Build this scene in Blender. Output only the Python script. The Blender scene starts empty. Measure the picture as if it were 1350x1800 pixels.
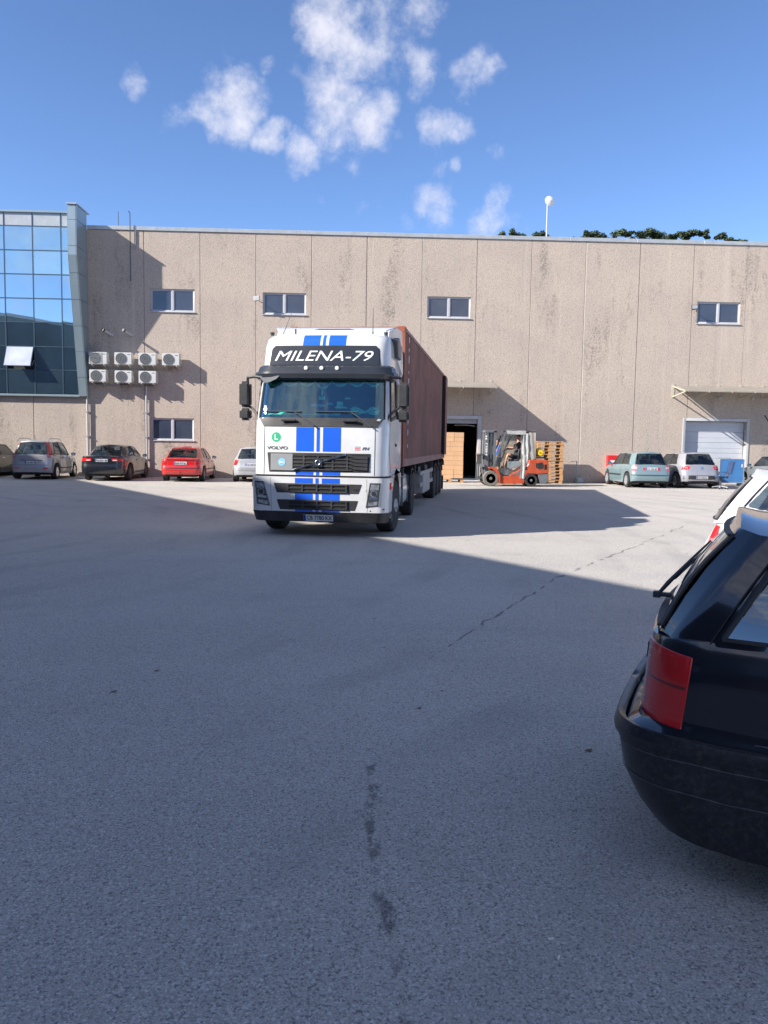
import bpy, bmesh, math, random
from mathutils import Vector, Matrix
random.seed(7)
R = math.radians
S = bpy.context.scene
C = S.collection
# ------------------------------------------------------------------ camera
EYE = 1.68; YAW, PIT, ROL = 0.036428, -0.08436, 0.015578
fw = Vector((math.sin(YAW)*math.cos(PIT), math.cos(YAW)*math.cos(PIT), math.sin(PIT)))
rt = Vector((math.cos(YAW), -math.sin(YAW), 0)); up = rt.cross(fw)
r2 = rt*math.cos(ROL)+up*math.sin(ROL); u2 = -rt*math.sin(ROL)+up*math.cos(ROL)
cd = bpy.data.cameras.new('camera'); co = bpy.data.objects.new('camera', cd); C.objects.link(co)
M = Matrix((r2, u2, -fw)).transposed().to_4x4(); M.translation = Vector((0, 0, EYE)); co.matrix_world = M
cd.sensor_fit = 'VERTICAL'; cd.sensor_height = 24; cd.lens = 1423.7/1800*24
cd.clip_start = 0.05; cd.clip_end = 3000; S.camera = co
S.render.resolution_x = 768; S.render.resolution_y = 1024
S.view_settings.view_transform = 'Standard'; S.view_settings.look = 'None'
S.view_settings.exposure = 1.68; S.view_settings.gamma = 1
S.cycles.max_bounces = 8; S.cycles.transparent_max_bounces = 16
try: S.cycles.use_denoising = True
except Exception: pass
# ------------------------------------------------------------------ sun
SV = Vector((1.53, 0.62, -1.0)).normalized()            # direction the light travels
sl = bpy.data.lights.new('sun', 'SUN'); sl.energy = 3.2; sl.angle = R(0.55); sl.color = (1, 0.93, 0.84)
so = bpy.data.objects.new('sun', sl); C.objects.link(so); so.location = (-30, -20, 40)
so.rotation_euler = SV.to_track_quat('-Z', 'Y').to_euler()
# ------------------------------------------------------------------ world
W = bpy.data.worlds.new('World'); S.world = W; W.use_nodes = True
nt = W.node_tree; N = nt.nodes; Lk = nt.links; N.clear()
def wn(t, **k):
    n = N.new(t)
    for a, b in k.items(): setattr(n, a, b)
    return n
def wm(op, a, b=None, clamp=False):
    n = wn('ShaderNodeMath', operation=op, use_clamp=clamp)
    for i, v in enumerate((a, b)):
        if v is None: continue
        if isinstance(v, (int, float)): n.inputs[i].default_value = v
        else: Lk.new(v, n.inputs[i])
    return n.outputs[0]
sky = wn('ShaderNodeTexSky', sky_type='NISHITA'); sky.sun_disc = False
sky.sun_elevation = R(31.2); sky.sun_rotation = math.atan2(-SV.x, -SV.y)
sky.altitude = 3000; sky.air_density = .8; sky.dust_density = 0.3; sky.ozone_density = 2.0
tc = wn('ShaderNodeTexCoord'); gen = tc.outputs['Generated']
def px_dir(x, y):
    d = fw + r2*((x-675)/1423.7) + u2*((900-y)/1423.7)
    return d.normalized()
BL = [(560,40,52,1),(612,98,62,1),(662,62,50,.9),(735,35,46,.95),(700,120,38,.75),(570,158,55,1.1),(592,205,60,1.1),(652,220,48,1),(410,185,60,1.3),(372,130,26,.7),
 (400,92,20,.5),(472,108,19,.8),(472,246,32,1.1),(532,274,34,1.05),(245,146,30,.75),(320,218,28,.55),(738,112,50,.9),(822,126,40,1),(800,80,32,.6),(640,262,36,.7),
 (777,230,34,1),(764,306,24,.55),(796,291,18,.85),(858,286,24,.75),(766,368,38,1),(873,352,32,.85),(862,390,38,.8),(716,390,20,.45),(648,366,20,.5),(575,362,20,.35),(930,402,26,.4),(585,10,50,.9),(650,5,40,.7)]
acc = None
nz0 = wn('ShaderNodeTexNoise'); nz0.inputs['Scale'].default_value = 11; nz0.inputs['Detail'].default_value = 4; Lk.new(gen, nz0.inputs['Vector'])
wv = wn('ShaderNodeVectorMath', operation='MULTIPLY_ADD'); Lk.new(nz0.outputs['Color'], wv.inputs[0]); wv.inputs[1].default_value = (.07,)*3
of = wn('ShaderNodeVectorMath', operation='SUBTRACT'); Lk.new(gen, of.inputs[0]); of.inputs[1].default_value = (.035,)*3; Lk.new(of.outputs[0], wv.inputs[2])
for x, y, r, s in BL:
    d = px_dir(x, y)
    vm = wn('ShaderNodeVectorMath', operation='DISTANCE'); Lk.new(wv.outputs[0], vm.inputs[0]); vm.inputs[1].default_value = d
    rr = r/1423.7*1.45*(d.dot(fw))
    t = wm('MULTIPLY', vm.outputs['Value'], 1/rr); t = wm('MULTIPLY', t, t); t = wm('SUBTRACT', 1, t, True)
    t = wm('MULTIPLY', t, s); acc = t if acc is None else wm('MAXIMUM', acc, t)
# the rest of the sky: unseen clouds beyond the frame, cover raised for more fill light
nz = wn('ShaderNodeTexNoise'); nz.inputs['Scale'].default_value = 26; nz.inputs['Detail'].default_value = 8; nz.inputs['Roughness'].default_value = .62; Lk.new(gen, nz.inputs['Vector'])
nb = wn('ShaderNodeTexNoise'); nb.inputs['Scale'].default_value = 3.2; nb.inputs['Detail'].default_value = 6; Lk.new(gen, nb.inputs['Vector'])
sep = wn('ShaderNodeSeparateXYZ'); Lk.new(gen, sep.inputs[0])
rest = wm('MULTIPLY', wm('SUBTRACT', nb.outputs['Fac'], .42, True), 7.0, True)
mr = wn('ShaderNodeMapRange', interpolation_type='SMOOTHSTEP'); Lk.new(sep.outputs['Y'], mr.inputs['Value'])
mr.inputs['From Min'].default_value = .45; mr.inputs['From Max'].default_value = .05; mr.inputs['To Min'].default_value = 0; mr.inputs['To Max'].default_value = 1
rest = wm('MULTIPLY', rest, mr.outputs[0])
acc = wm('MAXIMUM', acc, rest)
wsp = wn('ShaderNodeTexNoise'); wsp.inputs['Scale'].default_value = 7; wsp.inputs['Detail'].default_value = 9; wsp.inputs['Roughness'].default_value = .68; wsp.inputs['Distortion'].default_value = .6; Lk.new(gen, wsp.inputs['Vector'])
dens = wm('ADD', acc, wm('MULTIPLY', wm('SUBTRACT', nz.outputs['Fac'], .5), 2.1)); dens = wm('ADD', dens, wm('MULTIPLY', wm('SUBTRACT', wsp.outputs['Fac'], .47), .9))
gate = wn('ShaderNodeMapRange', interpolation_type='SMOOTHSTEP'); Lk.new(acc, gate.inputs['Value']); gate.inputs['From Min'].default_value = 0.0; gate.inputs['From Max'].default_value = .35
mc = wn('ShaderNodeMapRange', interpolation_type='SMOOTHSTEP'); Lk.new(dens, mc.inputs['Value'])
mc.inputs['From Min'].default_value = .32; mc.inputs['From Max'].default_value = 1.55
cl = wm('MULTIPLY', mc.outputs[0], gate.outputs[0]); cl = wm('MULTIPLY', cl, .93)
hsv = wn('ShaderNodeHueSaturation'); hsv.inputs['Saturation'].default_value = 1.08; hsv.inputs['Hue'].default_value = .503; hsv.inputs['Value'].default_value = 1.0; Lk.new(sky.outputs[0], hsv.inputs['Color'])
mx = wn('ShaderNodeMix', data_type='RGBA'); Lk.new(cl, mx.inputs[0]); Lk.new(hsv.outputs[0], mx.inputs[6]); mx.inputs[7].default_value = (3.5, 3.5, 3.9, 1)
bg = wn('ShaderNodeBackground'); bg.inputs['Strength'].default_value = 0.084; Lk.new(mx.outputs[2], bg.inputs['Color'])
wo = wn('ShaderNodeOutputWorld'); Lk.new(bg.outputs[0], wo.inputs[0])

# ------------------------------------------------------------------ materials
MT = {}
class NT:
    def __init__(s, name):
        s.m = bpy.data.materials.new(name); s.m.use_nodes = True; s.t = s.m.node_tree; s.b = s.t.nodes['Principled BSDF']; s.o = s.t.nodes['Material Output']
        MT[name] = s.m
    def n(s, t, **k):
        n = s.t.nodes.new(t)
        for a, b in k.items(): setattr(n, a, b)
        return n
    def l(s, a, b): s.t.links.new(a, b)
    def math(s, op, a, b=None, c=None, clamp=False):
        n = s.n('ShaderNodeMath', operation=op, use_clamp=clamp)
        for i, v in enumerate((a, b, c)):
            if v is None: continue
            if isinstance(v, (int, float)): n.inputs[i].default_value = v
            else: s.l(v, n.inputs[i])
        return n.outputs[0]
    def noise(s, scale, detail=4, rough=.55, vec=None):
        n = s.n('ShaderNodeTexNoise'); n.inputs['Scale'].default_value = scale; n.inputs['Detail'].default_value = detail; n.inputs['Roughness'].default_value = rough
        if vec is not None: s.l(vec, n.inputs['Vector'])
        return n.outputs['Fac']
    def ramp(s, fac, a, b, lo=0., hi=1.):
        n = s.n('ShaderNodeMapRange', interpolation_type='SMOOTHSTEP'); s.l(fac, n.inputs['Value'])
        n.inputs['From Min'].default_value = a; n.inputs['From Max'].default_value = b; n.inputs['To Min'].default_value = lo; n.inputs['To Max'].default_value = hi
        return n.outputs[0]
    def mix(s, fac, a, b, blend='MIX'):
        n = s.n('ShaderNodeMix', data_type='RGBA', blend_type=blend)
        if isinstance(fac, (int, float)): n.inputs[0].default_value = fac
        else: s.l(fac, n.inputs[0])
        for i, v in ((6, a), (7, b)):
            if isinstance(v, tuple): n.inputs[i].default_value = (*v[:3], 1)
            else: s.l(v, n.inputs[i])
        return n.outputs[2]
    def bump(s, h, strength, dist):
        n = s.n('ShaderNodeBump'); n.inputs['Strength'].default_value = strength; n.inputs['Distance'].default_value = dist; s.l(h, n.inputs['Height']); s.l(n.outputs[0], s.b.inputs['Normal'])
def pbr(name, col, rough=.5, metal=0, coat=0, var=.12, scale=3, dirt=0, dirtcol=(.18, .15, .12), bump=0, bscale=40, spec=None, emit=None):
    T = NT(name); b = T.b; tcn = T.n('ShaderNodeTexCoord'); v = tcn.outputs['Object']
    b.inputs['Roughness'].default_value = rough; b.inputs['Metallic'].default_value = metal
    if spec is not None: b.inputs['Specular IOR Level'].default_value = spec
    if coat: b.inputs['Coat Weight'].default_value = coat; b.inputs['Coat Roughness'].default_value = .03
    f = T.noise(scale, 5, .6, v)
    c = T.mix(T.ramp(f, .3, .7), tuple(x*(1-var) for x in col), tuple(min(1, x*(1+var)) for x in col))
    if dirt:
        g = T.noise(scale*2.3, 8, .7, v); k = T.math('MULTIPLY', T.ramp(g, .45, .75), dirt)
        c = T.mix(k, c, dirtcol); T.l(T.math('ADD', T.math('MULTIPLY', k, .5), rough, clamp=True), b.inputs['Roughness'])
    T.l(c, b.inputs['Base Color'])
    if bump: T.bump(T.noise(bscale, 5, .6, v), bump, .01)
    return T.m
def glass(name, tint=(.25, .3, .3), refl=(.9, .95, 1), fac=.25, fres=1.5, rough=0.0):
    T = NT(name); t = T.t; t.nodes.remove(T.b)
    g = T.n('ShaderNodeBsdfGlossy'); g.inputs['Roughness'].default_value = rough; g.inputs['Color'].default_value = (*refl, 1)
    tr = T.n('ShaderNodeBsdfTransparent'); tr.inputs['Color'].default_value = (*tint, 1)
    lw = T.n('ShaderNodeFresnel'); lw.inputs['IOR'].default_value = fres
    f = T.math('ADD', T.math('MULTIPLY', lw.outputs[0], 1.0), fac, clamp=True)
    m = T.n('ShaderNodeMixShader'); T.l(f, m.inputs[0]); T.l(tr.outputs[0], m.inputs[1]); T.l(g.outputs[0], m.inputs[2]); T.l(m.outputs[0], T.o.inputs[0])
    return T.m

# exposed-aggregate concrete
T = NT('aggregate_concrete'); ge = T.n('ShaderNodeNewGeometry'); P = ge.outputs['Position']
oi = T.n('ShaderNodeObjectInfo')
base = T.mix(T.ramp(T.noise(.55, 4, .6, P), .3, .7), (.50, .425, .36), (.44, .38, .33))
base = T.mix(T.math('MULTIPLY', oi.outputs['Random'], .35), base, (.47, .41, .35))
spk = T.noise(26, 4, .6, P); base = T.mix(T.ramp(spk, .52, .66, 0, .55), base, (.28, .23, .20))
sp2 = T.noise(44, 2, .5, P); base = T.mix(T.ramp(sp2, .60, .66, 0, .75), base, (.12, .10, .11))
sp3 = T.noise(34, 2, .5, P); base = T.mix(T.ramp(sp3, .30, .38, .5, 0), base, (.54, .47, .39))
mp = T.n('ShaderNodeMapping'); mp.inputs['Scale'].default_value = (.9, 1, .22); T.l(P, mp.inputs[0])
wz = T.n('ShaderNodeMapping'); wz.inputs['Scale'].default_value = (3.2, 1, .10); T.l(P, wz.inputs[0])
base = T.mix(T.ramp(T.noise(1.3, 5, .65, wz.outputs[0]), .52, .82, 0, .32), base, (.27, .235, .21))
base = T.mix(T.ramp(T.noise(.8, 4, .6, wz.outputs[0]), .25, .42, .35, 0), base, (.60, .53, .46))
st = T.ramp(T.noise(1.1, 6, .7, mp.outputs[0]), .52, .70)
st = T.math('MULTIPLY', st, T.ramp(T.noise(12, 5, .7, P), .42, .6, 0, .75)); base = T.mix(st, base, (.17, .15, .13))
T.l(base, T.b.inputs['Base Color']); T.b.inputs['Roughness'].default_value = .95; T.b.inputs['Specular IOR Level'].default_value = .15
T.bump(T.noise(22, 4, .6, P), .7, .02)

# asphalt: fresh sheet of weathered asphalt with aggregate, a crack, old drips
T = NT('asphalt'); ge = T.n('ShaderNodeNewGeometry'); P = ge.outputs['Position']
c = T.mix(T.ramp(T.noise(.16, 5, .6, P), .3, .7), (.42, .395, .36), (.54, .505, .46))
mp = T.n('ShaderNodeMapping'); mp.inputs['Scale'].default_value = (.25, 1.6, 1); mp.inputs['Rotation'].default_value = (0, 0, .25); T.l(P, mp.inputs[0])
c = T.mix(T.ramp(T.noise(.5, 6, .65, mp.outputs[0]), .48, .72, 0, .4), c, (.34, .325, .32))
c = T.mix(T.ramp(T.noise(.8, 6, .65, P), .55, .75, 0, .35), c, (.56, .52, .49))
vo = T.n('ShaderNodeTexVoronoi'); vo.inputs['Scale'].default_value = 120; T.l(P, vo.inputs['Vector'])
c = T.mix(T.ramp(vo.outputs['Distance'], .45, .85, 0, .30), c, (.12, .12, .12))
vs0 = T.n('ShaderNodeSeparateColor'); T.l(vo.outputs['Color'], vs0.inputs[0])
c = T.mix(T.ramp(vs0.outputs[1], .0, .30, .68, 0), c, (.10, .10, .105))
vo2 = T.n('ShaderNodeTexVoronoi'); vo2.inputs['Scale'].default_value = 55; T.l(P, vo2.inputs['Vector']); vs2 = T.n('ShaderNodeSeparateColor'); T.l(vo2.outputs['Color'], vs2.inputs[0])
c = T.mix(T.math('MULTIPLY', T.ramp(vs2.outputs[0], .80, .95, 0, .6), T.ramp(vo2.outputs['Distance'], .5, .3)), c, (.70, .68, .64))
vs = T.n('ShaderNodeSeparateColor'); T.l(vo.outputs['Color'], vs.inputs[0])
c = T.mix(T.ramp(vs.outputs[0], .72, .98, 0, .6), c, (.66, .63, .6))
c = T.mix(T.ramp(T.noise(70, 3, .7, P), .53, .66, 0, .5), c, (.13, .13, .135))
c = T.mix(T.ramp(T.noise(110, 2, .6, P), .60, .66, 0, .8), c, (.70, .68, .66))
# sweeping tyre arcs and old darker patches
vd = T.n('ShaderNodeVectorMath', operation='DISTANCE'); T.l(P, vd.inputs[0]); vd.inputs[1].default_value = (-16, 16, 0)
arcs = T.math('SINE', T.math('ADD', T.math('MULTIPLY', vd.outputs['Value'], 5.2), T.math('MULTIPLY', T.noise(.35, 3, .5, P), 6)))
arcs = T.math('MULTIPLY', T.ramp(arcs, .35, .95), T.ramp(T.noise(.28, 4, .6, P), .42, .66, 0, .36)); c = T.mix(arcs, c, (.24, .235, .225))
c = T.mix(T.ramp(T.noise(.45, 7, .72, P), .54, .72, 0, .3), c, (.22, .215, .21))
c = T.mix(T.ramp(T.noise(4.5, 6, .75, P), .60, .74, 0, .35), c, (.16, .155, .15))
sx = T.n('ShaderNodeSeparateXYZ'); T.l(P, sx.inputs[0])
wob = T.n('ShaderNodeTexNoise'); wob.inputs['Scale'].default_value = 2.2; wob.inputs['Detail'].default_value = 6; T.l(P, wob.inputs['Vector'])
wb = T.math('SUBTRACT', wob.outputs['Fac'], .5)
def seg(ax, ay, bx, by, w, soft, amp):
    L = math.hypot(bx-ax, by-ay); ux, uy = (bx-ax)/L, (by-ay)/L
    dx = T.math('SUBTRACT', sx.outputs[0], ax); dy = T.math('SUBTRACT', sx.outputs[1], ay)
    al = T.math('ADD', T.math('MULTIPLY', dx, ux), T.math('MULTIPLY', dy, uy))
    la = T.math('ADD', T.math('MULTIPLY', dx, -uy), T.math('MULTIPLY', dy, ux)); la = T.math('ABSOLUTE', T.math('ADD', la, T.math('MULTIPLY', wb, amp)))
    inl = T.math('MULTIPLY', T.ramp(al, -soft*2, soft*2), T.ramp(al, L+soft*2, L-soft*2))
    return T.math('MULTIPLY', inl, T.ramp(la, w+soft, w))
crk = None
for a in [(.50,6.0,1.08,7.2,.003,.010,.12),(1.08,7.2,2.62,10.21,.005,.016,.22),(2.62,10.21,7.15,17.2,.006,.022,.3)]:
    k = seg(*a); crk = k if crk is None else T.math('MAXIMUM', crk, k)
crk = T.math('MULTIPLY', crk, T.ramp(T.noise(2.3, 4, .7, P), .42, .52))
c = T.mix(T.math('MULTIPLY', crk, .7), c, (.05, .05, .05))
drp = None
mpd = T.n('ShaderNodeMapping'); mpd.inputs['Scale'].default_value = (1.3, .55, 1); T.l(P, mpd.inputs[0])
for a in [(.11,4.25,.10,3.1,.012,.028,.16),(.11,3.1,.20,2.0,.014,.028,.12)]:
    k = seg(*a); drp = k if drp is None else T.math('MAXIMUM', drp, k)
drp = T.math('MULTIPLY', drp, T.ramp(T.noise(7.5, 5, .75, mpd.outputs[0]), .46, .57))
c = T.mix(T.math('MULTIPLY', drp, .6), c, (.05, .05, .055))
T.l(c, T.b.inputs['Base Color']); T.b.inputs['Roughness'].default_value = .82; T.b.inputs['Specular IOR Level'].default_value = .35
hgt = T.math('SUBTRACT', T.math('MULTIPLY', T.noise(60, 4, .7, P), 1.2), vo.outputs['Distance'])
T.bump(hgt, .55, .012)

pbr('white_paint', (.60, .61, .62), .28, coat=.6, var=.03, dirt=.22, dirtcol=(.34, .32, .29))
pbr('blue_paint', (.015, .11, .62), .3, coat=.5, var=.04)
pbr('black_plastic', (.028, .029, .032), .55, var=.25, dirt=.12)
pbr('visor_plastic', (.03, .034, .042), .22, var=.1, coat=.3)
pbr('rubber', (.022, .022, .023), .85, var=.2, dirt=.35, dirtcol=(.12, .11, .10), bump=.2)
pbr('dusty_rubber', (.15, .14, .125), .9, var=.25, scale=8)
pbr('mesh_black', (.008, .008, .009), .6, var=.2)
pbr('steel', (.45, .46, .48), .38, metal=.8, var=.15, dirt=.3)
pbr('chrome', (.75, .76, .78), .15, metal=1, var=.05)
pbr('grey_metal', (.32, .34, .36), .45, metal=.3, var=.1, dirt=.15)
pbr('clad_metal', (.30, .38, .42), .35, metal=.35, var=.05, scale=.7)
pbr('coping_metal', (.42, .45, .47), .4, metal=.3, var=.08)
pbr('mullion', (.07, .11, .15), .4, metal=.5, var=.1)
pbr('pvc_white', (.44, .45, .48), .35, var=.04)
pbr('door_white', (.50, .53, .58), .4, var=.04, scale=1)
pbr('letter_white', (.72, .75, .74), .5, var=.04)
pbr('letter_dark', (.06, .07, .08), .4, var=.1)
pbr('plate_white', (.70, .71, .72), .4, var=.05)
pbr('plate_blue', (.02, .06, .35), .4)
pbr('sticker_green', (.02, .38, .19), .45, var=.05)
pbr('sticker_blue', (.12, .42, .75), .45, var=.05)
pbr('sticker_red', (.55, .10, .09), .45, var=.2)
pbr('panel_grey', (.24, .25, .26), .4, var=.05)
pbr('orange_lens', (.8, .12, .05), .25, coat=.5)
pbr('red_lens', (.60, .014, .016), .18, coat=.8, var=.1)
pbr('pink_lens', (.62, .14, .16), .2, coat=.6, var=.15)
pbr('white_lens', (.8, .8, .78), .2, coat=.8)
pbr('lamp_dark', (.05, .055, .06), .15, coat=1, var=.4, scale=14)
pbr('lamp_silver', (.45, .47, .5), .18, metal=.7, var=.4, scale=14)
pbr('rust_container', (.19, .078, .06), .62, var=.25, scale=1.2, dirt=.35, dirtcol=(.20, .11, .09), bump=.15)
pbr('orange_container', (.26, .07, .035), .6, var=.2, dirt=.3, dirtcol=(.16, .07, .05))
pbr('rail_container', (.26, .13, .115), .6, var=.25, dirt=.3, scale=2)
pbr('chassis', (.018, .018, .02), .7, var=.3, dirt=.25)
pbr('fender_black', (.03, .032, .036), .35, var=.2)
pbr('forklift_orange', (.42, .062, .018), .42, coat=.3, var=.15, dirt=.25, dirtcol=(.16, .07, .05))
pbr('forklift_grey', (.12, .135, .15), .5, var=.15, dirt=.3)
pbr('forklift_seat', (.22, .27, .29), .5, var=.12)
pbr('vinyl', (.42, .43, .41), .3, var=.2, scale=5, coat=.3)
pbr('vinyl_tan', (.34, .31, .27), .5, var=.15, scale=4)
pbr('yellow_tank', (.85, .55, .01), .35, coat=.4, var=.06)
pbr('brass', (.7, .32, .05), .35, metal=.6)
pbr('pallet_wood', (.46, .27, .13), .8, var=.28, scale=6, bump=.3)
pbr('pallet_block', (.45, .24, .11), .85, var=.3, scale=9)
pbr('cardboard', (.60, .37, .21), .85, var=.06, scale=2)
pbr('carton_line', (.20, .12, .07), .9)
pbr('skin', (.50, .27, .19), .55, var=.08, scale=6)
pbr('shirt_dark', (.035, .04, .055), .9, var=.3, scale=9)
pbr('shirt_blue', (.03, .10, .45), .85, var=.2, scale=9)
pbr('shorts', (.02, .02, .025), .9, var=.3)
pbr('hair', (.02, .015, .012), .8, var=.3)
pbr('shoe', (.03, .03, .035), .6)
pbr('interior', (.018, .02, .024), .8, var=.3)
pbr('seat_fabric', (.06, .065, .075), .9, var=.3)
pbr('curtain_green', (.03, .13, .10), .85, var=.4, scale=12)
pbr('fringe_green', (.34, .72, .60), .85, var=.3, scale=12)
pbr('cloth_green', (.32, .82, .66), .8, var=.45, scale=16)
pbr('red_box_paint', (.62, .02, .025), .4, coat=.3)
pbr('board_blue', (.05, .18, .42), .5, var=.1, scale=2)
pbr('chair_blue', (.02, .045, .12), .8, var=.2)
pbr('aircon_white', (.56, .57, .56), .45, var=.05)
pbr('aircon_side', (.48, .48, .46), .5, var=.05)
pbr('warehouse_interior', (.02, .021, .024), .9, var=.2)
pbr('canopy_sheet', (.24, .22, .19), .55, var=.1, scale=1.5)
pbr('bracket_cream', (.46, .42, .34), .5, var=.08)
pbr('paper', (.75, .74, .70), .8, var=.1)
pbr('leaf_dry', (.13, .08, .04), .9, var=.3)
pbr('dirt_fill', (.14, .12, .10), .95, var=.3, scale=9)
glass('windscreen_glass', tint=(.72, .97, .93), refl=(.75, .9, 1), fac=.09, fres=1.4)
glass('car_glass', tint=(.62, .70, .66), fac=.05, fres=1.45)
glass('car_glass_dark', tint=(.30, .36, .38), fac=.10, fres=1.6)
glass('clear_vinyl', tint=(.62, .64, .60), refl=(.9, .9, .88), fac=.10, rough=.25, fres=1.3)
T = NT('office_glass'); T.b.inputs['Base Color'].default_value = (.035, .05, .085, 1); T.b.inputs['Roughness'].default_value = .03; T.b.inputs['Specular IOR Level'].default_value = .9
tcn = T.n('ShaderNodeNewGeometry'); f = T.noise(1.3, 3, .5, tcn.outputs['Position']); T.l(T.mix(f, (.02, .03, .06), (.07, .085, .12)), T.b.inputs['Base Color'])
def facade_glass(name, col, refl, fac):
    T = NT(name); t = T.t
    T.b.inputs['Roughness'].default_value = .3
    ge = T.n('ShaderNodeNewGeometry'); f = T.noise(1.1, 4, .5, ge.outputs['Position'])
    oi = T.n('ShaderNodeObjectInfo'); cc = T.mix(T.ramp(f, .3, .7), col, tuple(x*1.5 for x in col))
    cc = T.mix(T.ramp(oi.outputs['Random'], .45, .9, 0, .55), cc, tuple(min(1, x*2.2+.02) for x in col)); T.l(cc, T.b.inputs['Base Color'])
    g = T.n('ShaderNodeBsdfGlossy'); g.inputs['Roughness'].default_value = .012; g.inputs['Color'].default_value = (*refl, 1)
    bn = T.n('ShaderNodeBump'); bn.inputs['Strength'].default_value = .05; bn.inputs['Distance'].default_value = .02; T.l(T.noise(.9, 1, .5, ge.outputs['Position']), bn.inputs['Height']); T.l(bn.outputs[0], g.inputs['Normal'])
    m = T.n('ShaderNodeMixShader'); m.inputs[0].default_value = fac
    T.l(T.b.outputs[0], m.inputs[1]); T.l(g.outputs[0], m.inputs[2]); T.l(m.outputs[0], T.o.inputs[0])
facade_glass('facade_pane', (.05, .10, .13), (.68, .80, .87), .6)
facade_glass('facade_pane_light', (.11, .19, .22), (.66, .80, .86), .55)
facade_glass('open_pane', (.55, .57, .60), (.95, .97, 1), .6)  # whitish base colour paints in the bright sky mirrored by this pane
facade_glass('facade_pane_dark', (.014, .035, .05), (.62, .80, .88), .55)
def carpaint(name, col, metal=.0, rough=.32, dirt=.12):
    pbr(name, col, rough, metal=metal, coat=1, var=.05, dirt=dirt, dirtcol=(.22, .20, .18))
carpaint('paint_silver_mpv', (.40, .40, .42), .45, .35, .3)
carpaint('paint_black_sedan', (.006, .008, .014), dirt=.04)
carpaint('paint_red', (.48, .022, .022))
carpaint('paint_white_silver', (.40, .42, .46), .2)
carpaint('paint_pale_blue', (.19, .285, .315), .25)
carpaint('paint_silver', (.33, .34, .38), .3)
carpaint('paint_grey_silver', (.20, .22, .23), .4)
carpaint('paint_dark_green', (.012, .02, .017))
carpaint('paint_white', (.66, .66, .67))
pbr('paint_midnight', (.004, .005, .012), .16, coat=1, var=.15, dirt=.0)
pbr('bumper_dirty', (.012, .013, .018), .34, coat=.2, var=.4, scale=24, dirt=.5, dirtcol=(.10, .09, .075))
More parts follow.
